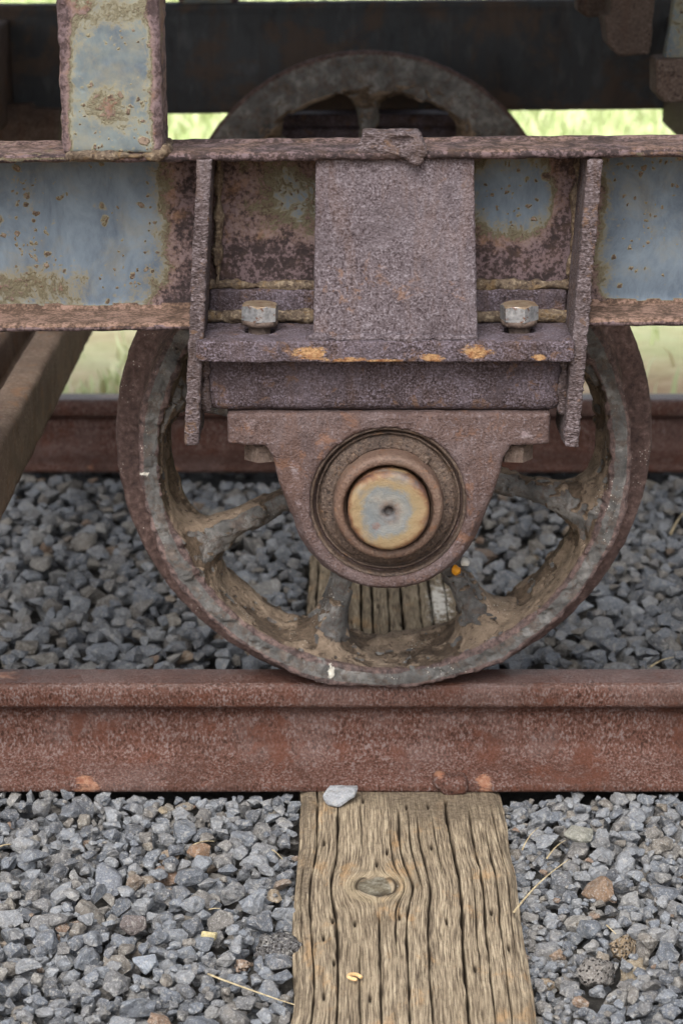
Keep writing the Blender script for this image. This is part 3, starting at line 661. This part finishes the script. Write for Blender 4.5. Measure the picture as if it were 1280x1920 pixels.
# bolts, washers, nuts
def hexm(name, R, h, mat, r0=0):
    vs, fs = [], []; n = 6
    rings = [(R, 0), (R, h*.84)]
    for rr, z in rings: vs += [(rr*math.cos(r0+i*math.pi/3), rr*math.sin(r0+i*math.pi/3), z) for i in range(6)]
    me = pydata(name, vs, [[i, (i+1) % 6, 6+(i+1) % 6, 6+i] for i in range(6)], mat)
    # chamfered round top built as a fan ring of 24 points
    import bmesh
    bm = bmesh.new(); 
    hexv = [bm.verts.new((R*math.cos(r0+i*math.pi/3), R*math.sin(r0+i*math.pi/3), 0)) for i in range(6)]
    def hexr(a): 
        k = ((a-r0) % (math.pi/3)) - math.pi/6; return R*math.cos(math.pi/6)/math.cos(k)
    N = 36; lo, hi, tp = [], [], []
    for i in range(N):
        a = r0 + i*2*math.pi/N; rr = hexr(a); zz = h - (rr-R*.866)*.55 - .0004
        lo.append(bm.verts.new((rr*math.cos(a), rr*math.sin(a), 0))); hi.append(bm.verts.new((rr*math.cos(a), rr*math.sin(a), zz)))
        tp.append(bm.verts.new((R*.84*math.cos(a), R*.84*math.sin(a), h)))
    for v in hexv: bm.verts.remove(v)
    for i in range(N):
        j = (i+1) % N; bm.faces.new((lo[i], lo[j], hi[j], hi[i])); bm.faces.new((hi[i], hi[j], tp[j], tp[i]))
    bm.faces.new(tp); bm.faces.new(lo[::-1])
    bm.to_mesh(me); bm.free(); return me
def disc_prof(R, r, z0, z1, mat, name, seg=40):
    vs = []; 
    for rr, z in ((r, z0), (R, z0), (R*1.02, (z0+z1)/2), (R, z1), (r, z1)): vs += [(rr*math.cos(2*math.pi*i/seg), rr*math.sin(2*math.pi*i/seg), z) for i in range(seg)]
    fs = [[k*seg+i, k*seg+(i+1) % seg, (k+1)*seg+(i+1) % seg, (k+1)*seg+i] for k in range(4) for i in range(seg)]
    return pydata(name, vs, fs, mat, True)
hx = hexm('bolt_head', .0123, .0098, M['bolt'], .42); wsh = disc_prof(.0112, .0055, -.0034, 0, M['dark_rust'], 'washer'); shk = disc_prof(.0068, .0001, -.07, 0, M['dark_rust'], 'shank')
nutm = hexm('nut', .0118, .011, M['dark_rust'], .3)
for bx, rz, tilt in ((-.0512, .0, .035), (.1115, .32, -.03)):
    b = obj('bolt', hx, wagon, (bx, -.1255, .2835), (0, tilt, rz)); tag(b, 'bright zinc hex bolt head')
    obj('washer', wsh, b); obj('shank', shk, b)
    nt = obj('nut', nutm, wagon, (bx+(.0005 if bx < 0 else -.001), -.1255, .1925), (0, 0, rz*2))

# spoked wheel, modelled round its own centre, axis along y
WR, FR = .1675, .1880
PH = math.radians(28.5)
def f_wheel(P):
    x, y, z = P[..., 0], P[..., 1], P[..., 2]
    r = np.hypot(x, z)
    q = np.stack([r, y, np.zeros_like(r)], -1)
    rim = sdbox(q, (.1602, -.0120, 0), (.0071, .0310, 9), .0012)
    flg = sdbox(q, (.1690, .0125, 0), (FR-.1690, .0085, 9), .0045)
    d = smin(rim, flg, .012)
    hub = sdbox(q, (.028, -.012, 0), (.026, .036, 9), .006)
    th = np.arctan2(z, x) - PH; th = (th + math.pi/8) % (math.pi/4) - math.pi/8
    s, t = r*np.cos(th), r*np.sin(th)
    fl = np.clip((s-.105)/.05, 0, 1)**2 + .5*np.clip((.075-s)/.03, 0, 1)**2; a = .0088 + .0105*fl; b = .0135 + .007*fl
    k = np.sqrt((t/a)**2 + ((y+.010)/b)**2)
    sp = (k-1)*a; sp = np.maximum(sp, np.maximum(.03-s, s-.156))
    d = smin(d, sp, .026)
    return smin(d, hub, .022)
def nz_wheel(P):
    front = sstep(-.036, -.042, P[..., 1])
    rr = np.hypot(P[..., 0], P[..., 2]); core = sstep(.166, .161, rr)
    fk = fbm(P, 62, 4, 191, .6)
    return .0004*fbm(P, 60, 3, 91) + .0005*fbm(P, 170, 2, 95) + front*.0006*fbm(P, 320, 2, 97) + core*(.0022*sstep(.02, .12, fk) - .0008) + front*.0009*fbm(P, 120, 2, 99)
def a_wheel(V, N):
    x, y, z = V.T; r = np.hypot(x, z)
    inward = -(N[:, 0]*x + N[:, 2]*z)/np.maximum(r, 1e-6)
    up = N[:, 2]
    mud = sstep(.1, .6, inward)*.75*(r > .05) + .62*sstep(.15, .8, up)*(r < .150) - .65*sstep(-.3, -.85, N[:, 1]) + .12
    fl = np.where((y > -.012) & (r > .1665) & (N[:, 1] < .6), 1.0, 0) + np.where((r > .1855), 1.0, 0) + np.where((r > .160) & (N[:, 1] > .6), .40, 0) + .9*((-inward > .6) & (r > .158))
    drp = np.zeros(len(V))
    for px, py, wx, wz in ((620, 1258, .0035, .008), (272, 889, .005, .0022), (1128, 870, .002, .004)):
        p = unp(px, py, y=-.043); drp = np.maximum(drp, .8*np.exp(-((x+AX-p.x)/wx)**2-((z+AZ-p.z)/wz)**2)*(y < -.03))
    edge = 1.05*np.exp(-((y+.043)/.004)**2)*np.maximum(np.exp(-((r-.1672)/.0035)**2), np.exp(-((r-.1532)/.0035)**2))
    return {'mud': mud, 'flange': fl, 'edge': edge, 'flake': sstep(-.02, .18, fbm(V, 62, 4, 191, .6)), 'dropping': drp}
V, Q = surface_nets(f_wheel, (-.19, -.044, -.19), (.19, .026, .19), .0017, nz_wheel, .006)
wheel_me = mesh_np('wheel', V, Q, M['wheel'], a_wheel(V, vnormals(V, Q)))
wh = obj('wheel', wheel_me, wagon, (AX, 0, AZ)); tag(wh, 'spoked iron wheel with flaking paint standing on front rail')
wf = obj('wheel', wheel_me, wagon, (AX-.002, .762, AZ*1.025), (0, math.radians(-16.5), 0)); wf.scale = (1.025, -1, 1.025); tag(wf, 'shaded spoked wheel behind, seen above the sill')

# the far side of the frame mirrors the near one
def mirrored(o, par):
    c = o.copy(); COL.objects.link(c); c.parent = par; c.scale = (1, -1, 1); c.location.y = .762 - o.location.y; return c
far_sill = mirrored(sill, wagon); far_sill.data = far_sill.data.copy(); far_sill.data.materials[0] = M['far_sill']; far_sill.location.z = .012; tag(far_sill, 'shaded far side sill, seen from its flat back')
for o in list(wagon.children):
    if o.name in ('mount_plate', 'cross_bar', 'cover_plate'): mirrored(o, wagon).location.z = .012
for o in list(sill.children):
    if o.name.startswith('stiffener'): c = o.copy(); COL.objects.link(c); c.parent = far_sill; c.location = (0, 0, 0)

# low crossmember: upturned channel running across the track at the left, cross beams and deck
def prism(name, poly_xz, y0, y1, mat, parent, amp=.0006, step=.012, seed=0):
    poly = np.array(poly_xz, np.float32); pts = []
    for a, b in zip(poly, np.roll(poly, -1, 0)):
        k = max(1, int(np.linalg.norm(b-a)/.004)); pts += [a+(b-a)*i/k for i in range(k)]
    pts = np.array(pts, np.float32); ys = np.arange(y0, y1+step/2, step).astype(np.float32); n, m = len(ys), len(pts)
    V = np.zeros((n, m, 3), np.float32); V[..., 0] = pts[None, :, 0]; V[..., 1] = ys[:, None]; V[..., 2] = pts[None, :, 1]
    V = V.reshape(-1, 3); V = V + amp*np.stack([fbm(V, 60, 3, seed), 0*V[:, 0], fbm(V, 60, 3, seed+9)], -1)
    i = np.arange(n-1)[:, None]*m; j = np.arange(m)[None, :]; j2 = (j+1) % m
    Q = np.stack([i+j, i+m+j, i+m+j2, i+j2], -1).reshape(-1, 4)
    me = mesh_np(name, V, Q, mat)
    import bmesh
    bm = bmesh.new(); bm.from_mesh(me); bm.verts.ensure_lookup_table()
    bm.faces.new([bm.verts[k] for k in range(m)]); bm.faces.new([bm.verts[(n-1)*m+k] for k in range(m)][::-1]); bm.normal_update()
    bmesh.ops.recalc_face_normals(bm, faces=bm.faces[:]); bm.to_mesh(me); bm.free()
    return obj(name, me, parent)
x1 = -.2364
prism('cross_channel', [(x1, .120), (x1, .167), (x1-.003, .170), (x1-.021, .170), (x1-.024, .167), (x1-.026, .136), (x1-.046, .136), (x1-.047, .167), (x1-.050, .170), (x1-.066, .170), (x1-.069, .167), (x1-.070, .120)],
      -.135, .897, M['brace'], wagon, .0007, .01, 5)
for yh in (-.112, .874):
    prism('hanger', [(-.315, .160), (-.295, .160), (-.295, .281), (-.315, .281)], yh-.015, yh+.015, M['dark_rust'], wagon, .0004, .01, 6)
prism('cross_beam', [(.338, .280), (.400, .280), (.400, .388), (.338, .388)], -.088, .848, M['dark_rust'], wagon, .0007, .02, 7)
prism('cross_beam', [(-.40, .284), (-.345, .284), (-.345, .386), (-.40, .386)], -.088, .848, M['dark_rust'], wagon, .0007, .02, 8)
# brake hanger: slanted painted strap on a rusty block, and a bracket hanging beside it
def slab_px(name, pts, y, th, mat, seed):
    ps = [unp(px, py, y=y) for px, py in pts]; poly = [(p.x, p.z) for p in ps]
    lo = (min(a for a, b in poly), y, min(b for a, b in poly)); hi = (max(a for a, b in poly), y+th, max(b for a, b in poly))
    fn = lambda P: np.maximum(sdpoly(np.stack([P[..., 0], P[..., 2]], -1), poly), np.abs(P[..., 1]-y-th/2)-th/2)
    at = (lambda V, N: {'rust': .35+.6*sstep(.40, .36, V[:, 2])})
    return sd_part(name, fn, lo, hi, .0025, mat, wagon, .0010, 60, seed, at)
slab_px('brake_block', [(1229, 112), (1330, 108), (1330, 192), (1243, 194), (1240, 186), (1229, 178)], .40, .045, M['dark_rust'], 1)
slab_px('brake_strap', [(1277, -90), (1340, -90), (1340, 112), (1245, 112)], .41, .018, M['post'], 2)
slab_px('drop_plate', [(-60, 196), (60, 196), (60, 204), (113, 206), (111, 300), (-60, 300)], .80, .02, M['dark_rust'], 9)
slab_px('hanging_bracket', [(1146, -90), (1228, -90), (1224, 60), (1218, 103), (1160, 105), (1140, 84), (1132, 30), (1144, 29)], .45, .05, M['dark_rust'], 3)
slab_px('bracket_tab', [(1080, -90), (1150, -90), (1150, 30), (1100, 34), (1082, 20)], .52, .03, M['dark_rust'], 4)
deck = obj('deck', pydata('deck', [(a, b, c) for c in (.720, .745) for a, b in ((-1.1, -.10), (1.1, -.10), (1.1, .87), (-1.1, .87))],
           [(0, 3, 2, 1), (4, 5, 6, 7), (0, 1, 5, 4), (1, 2, 6, 5), (2, 3, 7, 6), (3, 0, 4, 7)], M['dark_rust']), wagon)
# posts that carry the deck at the other corners
for px_, py_ in ((.55, -.1165), (-.139, .8785), (.55, .8785)):
    c = post.copy(); COL.objects.link(c); c.parent = wagon; c.location = (px_+.139, py_+.1165, 0)

# spike head on the rail foot
def f_spike(P):
    d = sdbox(P, (.0770, -.0530, -.0665), (.0110, .0070, .0045), .003)
    d = smin(d, np.linalg.norm((P-np.array((.0695, -.053, -.0645)))*np.array((1, 1, 1.1)), axis=-1)-.0050, .004)
    return smin(d, sdbox(P, (.080, -.0545, -.0705), (.0085, .0050, .0042), .002), .004)
def a_spike(V, N): return {'patch': .75*np.exp(-((V[:, 0]-.069)/.006)**2-((V[:, 2]+.060)/.005)**2)}
sp = sd_part('rail_spike', f_spike, (.060, -.066, -.080), (.094, -.042, -.054), .0011, M['rail'], None, .0006, 160, 21, a_spike)
tag(sp, 'rusted spike head gripping rail foot at the wooden tie', 'rail spike')

# ------------------------------------------------------------------ stones
import bmesh
def hull(n, sx, sy, sz, bev, seed, rough=0):
    r = np.random.default_rng(seed); p = r.normal(size=(n, 3)); p /= np.linalg.norm(p, axis=1, keepdims=True)
    p *= r.uniform(.82, 1.0, (n, 1)); p = np.sign(p)*np.abs(p)**.85
    bm = bmesh.new()
    for q in p: bm.verts.new((q[0]*sx, q[1]*sy, q[2]*sz))
    g = bmesh.ops.convex_hull(bm, input=bm.verts[:])
    bmesh.ops.delete(bm, geom=[v for v in bm.verts if not v.link_faces], context='VERTS')
    bmesh.ops.dissolve_limit(bm, angle_limit=math.radians(9), verts=bm.verts[:], edges=bm.edges[:])
    if bev: bmesh.ops.bevel(bm, geom=bm.edges[:]+bm.verts[:], offset=bev, segments=1, profile=.5, affect='EDGES', clamp_overlap=True)
    bmesh.ops.triangulate(bm, faces=bm.faces[:]); bmesh.ops.recalc_face_normals(bm, faces=bm.faces[:])
    if rough:
        bmesh.ops.subdivide_edges(bm, edges=bm.edges[:], cuts=1, use_grid_fill=True); bmesh.ops.triangulate(bm, faces=bm.faces[:]); bm.normal_update()
        co = np.array([v.co[:] for v in bm.verts], np.float32); no = np.array([v.normal[:] for v in bm.verts], np.float32)
        co = co + no*(rough*fbm(co, 2.3, 2, seed) + rough*.6*fbm(co, 6.0, 1, seed+3))[:, None]
        for v, c_ in zip(bm.verts, co): v.co = c_
    V = np.array([v.co[:] for v in bm.verts], np.float32); bm.verts.index_update(); F = np.array([[v.index for v in f.verts] for f in bm.faces], np.int32); bm.free()
    return V, F
protos = []; protos_c = []
for k in range(26):
    a, b, c = 1.0, random.uniform(.62, .95), random.uniform(.45, .75)
    protos.append(hull(random.randint(13, 20), a, b, c, .05, 100+k, .055)); protos_c.append(hull(random.randint(11, 15), a, b, c, 0, 300+k)); protos[-1] += ((a, b, c),); protos_c[-1] += ((a, b, c),)

GX0, GY0, GC = -.62, -.56, .002
NX, NY = int(1.24/GC), int(1.52/GC)
gx = GX0 + GC*(np.arange(NX)+.5); gy = GY0 + GC*(np.arange(NY)+.5)
GX, GY = np.meshgrid(gx, gy, indexing='ij')
Pg = np.stack([GX, GY, GX*0], -1)
H = -.102 + .006*fbm(Pg, 7, 2, 3) 
H += np.where(GY < -.05, -.002, .004*np.exp(-((GY-.35)/.3)**2))
BLK = 5.0
H[(GX > TX0+.001) & (GX < TX1-.001)] = BLK
H[(GY > -.044) & (GY < .008)] = BLK; H[(GY > .752) & (GY < .808)] = BLK
TOP = -.0755 + .005*fbm(Pg, 9, 2, 8)
TOP -= .003*np.exp(-((GY+.018)/.037)**4) + .008*np.exp(-((GY-.78)/.05)**4) + .010*np.exp(-((GX-.118)/.03)**2)*(GY < -.05)
placed = []
def drop(xy, rad, abc, rz, commit=True):
    a, b, c = (rad*k for k in abc); R = max(a, b); n = int(R/GC)+1
    i0, j0 = int((xy[0]-GX0)/GC), int((xy[1]-GY0)/GC)
    if i0-n < 0 or j0-n < 0 or i0+n+1 > NX or j0+n+1 > NY: return None
    sl = (slice(i0-n, i0+n+1), slice(j0-n, j0+n+1)); X = GX[sl]-xy[0]; Y = GY[sl]-xy[1]
    u = X*math.cos(rz)+Y*math.sin(rz); v = -X*math.sin(rz)+Y*math.cos(rz)
    q = 1-(u/a)**2-(v/b)**2; m = q > 0
    if not m.any(): return None
    s = np.sqrt(np.maximum(q, 0))*c; hz = H[sl]
    zc = np.max(np.where(m, hz+s*.80, -9))
    if commit: H[sl] = np.where(m, np.maximum(hz, zc+s*.8), hz)
    return zc
def surf(x, y):
    return H[min(NX-1, max(0, int((x-GX0)/GC))), min(NY-1, max(0, int((y-GY0)/GC)))]

# stones that stand out
def rock_mesh(name, abc, seed, mat, porous, sub=3):
    V, F = hull(16, 1, abc[1]/abc[0], abc[2]/abc[0], .09, seed)
    me = pydata(name, V*abc[0], [list(f) for f in F])
    bm = bmesh.new(); bm.from_mesh(me); bmesh.ops.subdivide_edges(bm, edges=bm.edges[:], cuts=sub, use_grid_fill=True); bmesh.ops.triangulate(bm, faces=bm.faces[:])
    bm.normal_update(); co = np.array([v.co[:] for v in bm.verts], np.float32); no = np.array([v.normal[:] for v in bm.verts], np.float32)
    amp = .0022 if porous else .0007
    dsp = amp*fbm(co, 170 if porous else 110, 3, seed) - (0.0022*np.maximum(0, fbm(co, 230, 2, seed+4)) if porous else 0)
    co2 = co + no*dsp[:, None] if porous else co + no*dsp[:, None]
    for v, c in zip(bm.verts, co2): v.co = c
    bm.to_mesh(me); bm.free(); me.materials.append(mat)
    if porous:
        for p in me.polygons: p.use_smooth = True
    return me
specials = [  # px, py, half-width px, aspect(b,c), colours, porous, label, rz
    (520, 1778, 42, (1.25, .85), ('38363a', '54524f'), True, 'large porous black lava rock against the left side of tie', 1.4),
    (1122, 1825, 42, (.85, .8), ('5f5c5a', '7d7771'), True, 'pitted pale grey lava stone right of the tie near bottom', .2),
    (1168, 1777, 32, (.85, .8), ('6a5b49', '86745c'), True, 'tan pitted stone just above the pitted grey lava stone', .5),
    (373, 1602, 30, (.8, .6), ('6c5543', '8a6f59'), False, 'orange-brown stone left of tie', .3),
    (392, 1756, 19, (.8, .7), ('a3976c', 'c2b68c'), False, 'small pale yellow pebble lying among grey gravel', .2),
    (205, 1652, 30, (1.9, .6), ('5b5f66', '757981'), False, 'tall smooth slate-grey slab standing among gravel', .25),
    (1120, 1668, 34, (1.1, .8), ('5f564f', '8a6d52'), False, 'brown stone with orange rust stain right of tie', .9),
    (1083, 1566, 27, (1.2, .6), ('74746c', '8c8b81'), False, 'pale triangular stone right of tie below the rail', 1.1),
    (250, 1735, 30, (1.0, .7), ('57504f', '6f6663'), False, 'dark brownish stone lying below the tall slate slab', .4),
    (455, 1812, 22, (.9, .7), ('655246', '82705f'), True, 'small rust-brown stone beside black lava rock', .1),
    (1100, 1745, 30, (.9, .7), ('50545b', '70757c'), False, 'angular dark stone left of tan pitted stone', .8),
    (272, 1808, 30, (1.0, .6), ('70767f', '8d939b'), False, 'broad blue-grey stone near lower left', .5)]
for k, (px, py, hw, (ab, ac), cols, por, lab, rz) in enumerate(specials):
    p = unp(px, py, z=-.080); rad = hw/FPX*((p-CAM).length)*1.0
    abc = (rad, rad*ab, rad*ac)
    me = rock_mesh('stone', abc, 900+k, stone_mat('stone_%d' % k, False, cols, por), por)
    zc = (-.0775 if not por else -.0775) - .25*abc[2]
    o = obj('stone', me, None, (p.x, p.y, zc), (random.uniform(-.2, .2), random.uniform(-.2, .2), rz))
    tag(o, lab, 'stone', 'stones that stand out from the ballast')
    # claim its footprint so that the gravel packs round it
    i = ((GX-p.x)*math.cos(rz)+(GY-p.y)*math.sin(rz))/abc[0]; j = (-(GX-p.x)*math.sin(rz)+(GY-p.y)*math.cos(rz))/abc[1]
    q = 1-(i*i+j*j)*1.1; H = np.where((q > 0) & (H < 1), np.maximum(H, zc+abc[2]*np.sqrt(np.maximum(q, 0))*1.0+.012), H)
# flat stone and small chips on the tie
p = unp(641, 1500, z=-.072)
me = rock_mesh('stone', (.0168, .0130, .0050), 777, stone_mat('flat_stone', False, ('7d8085', '9a9ca0'), False), False)
tag(obj('stone', me, None, (p.x, p.y+.001, -.0680), (.38, -.12, .35)), 'flat grey stone lying on tie against the rail foot', 'stone', 'stones that stand out from the ballast')

def fill(n, rmin, rmax, region, tries, top_extra=0.0, big=False):
    x0, x1, y0, y1 = region; c = 0
    for _ in range(n):
        rad = rmin*(rmax/rmin)**(random.random()**(1.5))
        k = random.randrange(26); abc = protos[k][2]; rz = random.uniform(0, 6.28)
        best = None
        for _t in range(tries):
            xy = (random.uniform(x0, x1), random.uniform(y0, y1)); z = drop(xy, rad, abc, rz, False)
            if z is not None and z < 1 and (best is None or z < best[0]): best = (z, xy)
        if best is None: continue
        z, xy = best; i, j = int((xy[0]-GX0)/GC), int((xy[1]-GY0)/GC)
        if z > TOP[i, j] + top_extra - rad*abc[2]*.35: continue
        drop(xy, rad, abc, rz, True); placed.append((xy[0], xy[1], z, rad, k, rz, random.gauss(0, .22), random.gauss(0, .22), random.random())); c += 1
    return c
front = (-.40, .40, -.50, -.050); back = (-.48, .48, .012, .75); beyond = (-.6, .6, .81, .93)
fill(1200, .004, .008, front, 2); fill(2700, .0060, .0122, front, 6); fill(3000, .0042, .0076, front, 7, .001); fill(2200, .0020, .0040, front, 8, .002)
fill(2400, .0095, .0165, back, 5); fill(3000, .0060, .0110, back, 5, .002); fill(700, .006, .012, beyond, 3)

def rotm(rx, ry, rz): return np.array(Matrix.Rotation(rz, 3, 'Z') @ Matrix.Rotation(ry, 3, 'Y') @ Matrix.Rotation(rx, 3, 'X'), np.float32)
cosP, sinP = math.cos(PITCH), math.sin(PITCH)
score = []
for idx, (x, y, z, rad, k, rz, rx, ry, tint) in enumerate(placed):
    d = y-CAM.y; dr = CAM.z-z; Zc = d*cosP+dr*sinP; X = x/Zc*FPX+640; Y = (dr*cosP-d*sinP)/Zc*FPX+960
    vis = (0 < X < 1280) and (0 < Y < 1930) and not (-.01 < y < .17)
    cover = surf(x, y) - (z+rad*protos[k][2][2]*.8)
    if y > .1 and (385 < X < 1060 and Y < 880): vis = False
    score.append(-1 if (not vis or cover > .0015) else rad/Zc*(1 if y < 0 else .8))
order = np.argsort(score)[::-1]; solo = set(int(i) for i in order[:300] if score[int(i)] > 0)
pm = [mesh_np('stone', V, F, M['stone_obj'], None, False) for V, F, _ in protos]
VV, FF, TT, off = [], [], [], 0
for idx, (x, y, z, rad, k, rz, rx, ry, tint) in enumerate(placed):
    if idx in solo:
        o = obj('stone', pm[k], bed, (x, y, z), (rx, ry, rz)); o.scale = (rad*1.12,)*3; o['tint'] = float(tint)
    else:
        V, F, _ = (protos if y < .0 else protos_c)[k]
        VV.append((V*rad*1.12)@rotm(rx, ry, rz).T + np.array((x, y, z), np.float32)); FF.append(F+off); off += len(V); TT.append(np.full(len(V), tint, np.float32))
gr = obj('gravel', mesh_np('gravel', np.concatenate(VV), np.concatenate(FF), M['stone_mesh'], {'tint': np.concatenate(TT)}, False), bed)
tag(gr, 'loose blue-grey crushed basalt ballast', None, None, 'stuff')
print('stones', len(placed), 'solo', len(solo))

# ------------------------------------------------------------------ straws and bits
def straw(px_pts, label, r=.0009, z0=-.074, lift=.004, cat='straw', mat='straw'):
    P = [unp(px, py, z=z0) for px, py in px_pts]
    n = 14; pts = []
    for i in range(n+1):
        t = i/n
        if len(P) == 2: p = P[0].lerp(P[1], t)
        else: p = P[0]*(1-t)**2 + P[1]*2*t*(1-t) + P[2]*t*t
        pts.append(p + Vector((0, 0, lift*(.2+.5*math.sin(math.pi*t))*(1 if (P[0]-P[-1]).length > .03 else .3))))
    vs, fs = [], []; sg = 6
    for i, p in enumerate(pts):
        d = (pts[min(i+1, n)]-pts[max(i-1, 0)]).normalized(); u = d.cross(Vector((0, 0, 1))).normalized(); w = u.cross(d)
        rr = .72*r*(1-.55*i/n)
        vs += [p + u*rr*math.cos(2*math.pi*q/sg) + w*rr*.7*math.sin(2*math.pi*q/sg) for q in range(sg)]
    for i in range(n): fs += [[i*sg+q, i*sg+(q+1) % sg, (i+1)*sg+(q+1) % sg, (i+1)*sg+q] for q in range(sg)]
    fs += [list(range(sg))[::-1], [n*sg+q for q in range(sg)]]
    tag(obj('straw', pydata('straw', vs, fs, M[mat], True)), label, cat, 'dry stems on the ballast')
straw([(962, 1714), (1005, 1670), (1066, 1614)], 'long dry stem leaning on right edge of tie', .0012, -.072, .006)
straw([(390, 1828), (455, 1866), (552, 1886)], 'pale curved stem reaching tie from the lower left gravel', .0012)
straw([(1024, 1612), (1040, 1596), (1060, 1577)], 'short straw above the long dry stem right of tie', .0009)
straw([(978, 1596), (990, 1575), (1010, 1553)], 'thin straw close to tie just under the rail', .0008)
straw([(1136, 1735), (1144, 1746), (1154, 1752)], 'tiny straw left of tan pitted stone', .0009)
straw([(0, 1588), (10, 1586), (22, 1584)], 'white straw bit at the left picture edge', .0010)
straw([(360, 1586), (378, 1578), (402, 1578)], 'thin curled stem above the orange-brown stone', .0007)
straw([(1256, 1003), (1266, 985), (1284, 958)], 'pale stalk on gravel at right behind the wheel', .0022, -.074, .004)
straw([(1218, 1252), (1240, 1244), (1262, 1234)], 'thin stem just behind front rail at right', .0014, -.074, .004)
straw([(392, 1706), (400, 1706), (414, 1704)], 'tiny pale stem above the yellow pebble', .0007)
straw([(510, 1594), (518, 1600), (530, 1612)], 'dark-edged stem in gravel left of tie', .0007)
# curl of wood on the tie, orange snail-like bead behind the housing
p = unp(664, 1838, z=-.073)
cv = [(.0042*math.cos(a)*(1-.06*a), .0036*math.sin(a)*(1-.06*a), .0016*math.sin(a*.5)) for a in np.linspace(.3, 5.2, 20)]
vs, fs = [], []
for i, c in enumerate(cv):
    a = .3+4.9*i/19
    for q in range(6): vs.append((p.x+c[0]+.0013*math.cos(q*math.pi/3)*math.cos(a), p.y+c[1]+.0013*math.cos(q*math.pi/3)*math.sin(a), p.z+.001+c[2]+.0012*math.sin(q*math.pi/3)))
for i in range(19): fs += [[i*6+q, i*6+(q+1) % 6, (i+1)*6+(q+1) % 6, (i+1)*6+q] for q in range(6)]
fs += [[5, 4, 3, 2, 1, 0], [19*6+q for q in range(6)]]
tag(obj('wood_curl', pydata('wood_curl', vs, fs, simple('curl_wood', [(.3, 'b08a5c'), (.7, 'd8b98c')], 200), True)), 'small tan curl of wood lying on the tie', 'wood curl')
p = unp(854, 1070, y=-.027)
tag(obj('snail_shell', rock_mesh('snail_shell', (.0036, .0032, .0030), 55, simple('amber_shell', [(.3, 'b06a10'), (.7, 'e0a030')], 90, .3, .001, .4), True, 2), None, p), 'tiny amber shell on wheel spoke beside the bearing', 'snail shell')

p = unp(872, 1053, y=-.026)
tag(obj('snail_shell', rock_mesh('snail_shell', (.0034, .0028, .0026), 58, simple('white_shell', [(.3, 'a8a69f'), (.7, 'd9d7d0')], 120, .4, .001, .7), True, 2), None, p), 'tiny white shell next to the amber one on wheel spoke', 'snail shell')
# ------------------------------------------------------------------ grass beyond the track
def grass():
    n = 46000; r = np.random.default_rng(5)
    y = .98 + 7.5*r.random(n)**1.5; x = (r.random(n)*2-1)*(.75+.26*(y-.9))
    pn = fbm(np.stack([x, y, x*0], -1), 3.2, 3, 2); keep = (pn > .38) | (r.random(n) < sstep(1.8, 2.8, y)) | (r.random(n) < .04)
    x, y = x[keep], y[keep]; n = len(x)
    h = r.uniform(.012, .036, n)*(1+.5*(y > 2)); w = r.uniform(.0015, .0035, n)*(1+.35*(y-1)); a = r.random(n)*6.28; l = r.uniform(.1, .9, n)*h; b = a + r.uniform(-.5, .5, n) + 1.57
    base = np.stack([x, y, np.full(n, -.108)], -1); sx = np.stack([np.cos(a)*w, np.sin(a)*w, 0*w], -1); ln = np.stack([np.cos(b)*l, np.sin(b)*l, 0*l], -1)
    m = base + ln*.35 + np.stack([0*h, 0*h, h*.6], -1); t = base + ln + np.stack([0*h, 0*h, h], -1)
    V = np.stack([base-sx, base+sx, m+sx*.8, m-sx*.8, t+sx*.15, t-sx*.15], 1).reshape(-1, 3)
    k = np.arange(n)[:, None]*6; Q = np.concatenate([k+np.array([[0, 1, 2, 3]]), k+np.array([[3, 2, 4, 5]])])
    tint = np.repeat(np.clip(r.normal(.5, .14, n) + .2*(y < 1.6), 0, 1), 6)
    tag(obj('grass', mesh_np('grass', V, Q, M['grass'], {'tint': tint})), 'pale green lawn grass growing beyond the track', 'grass', None, 'stuff')
grass()
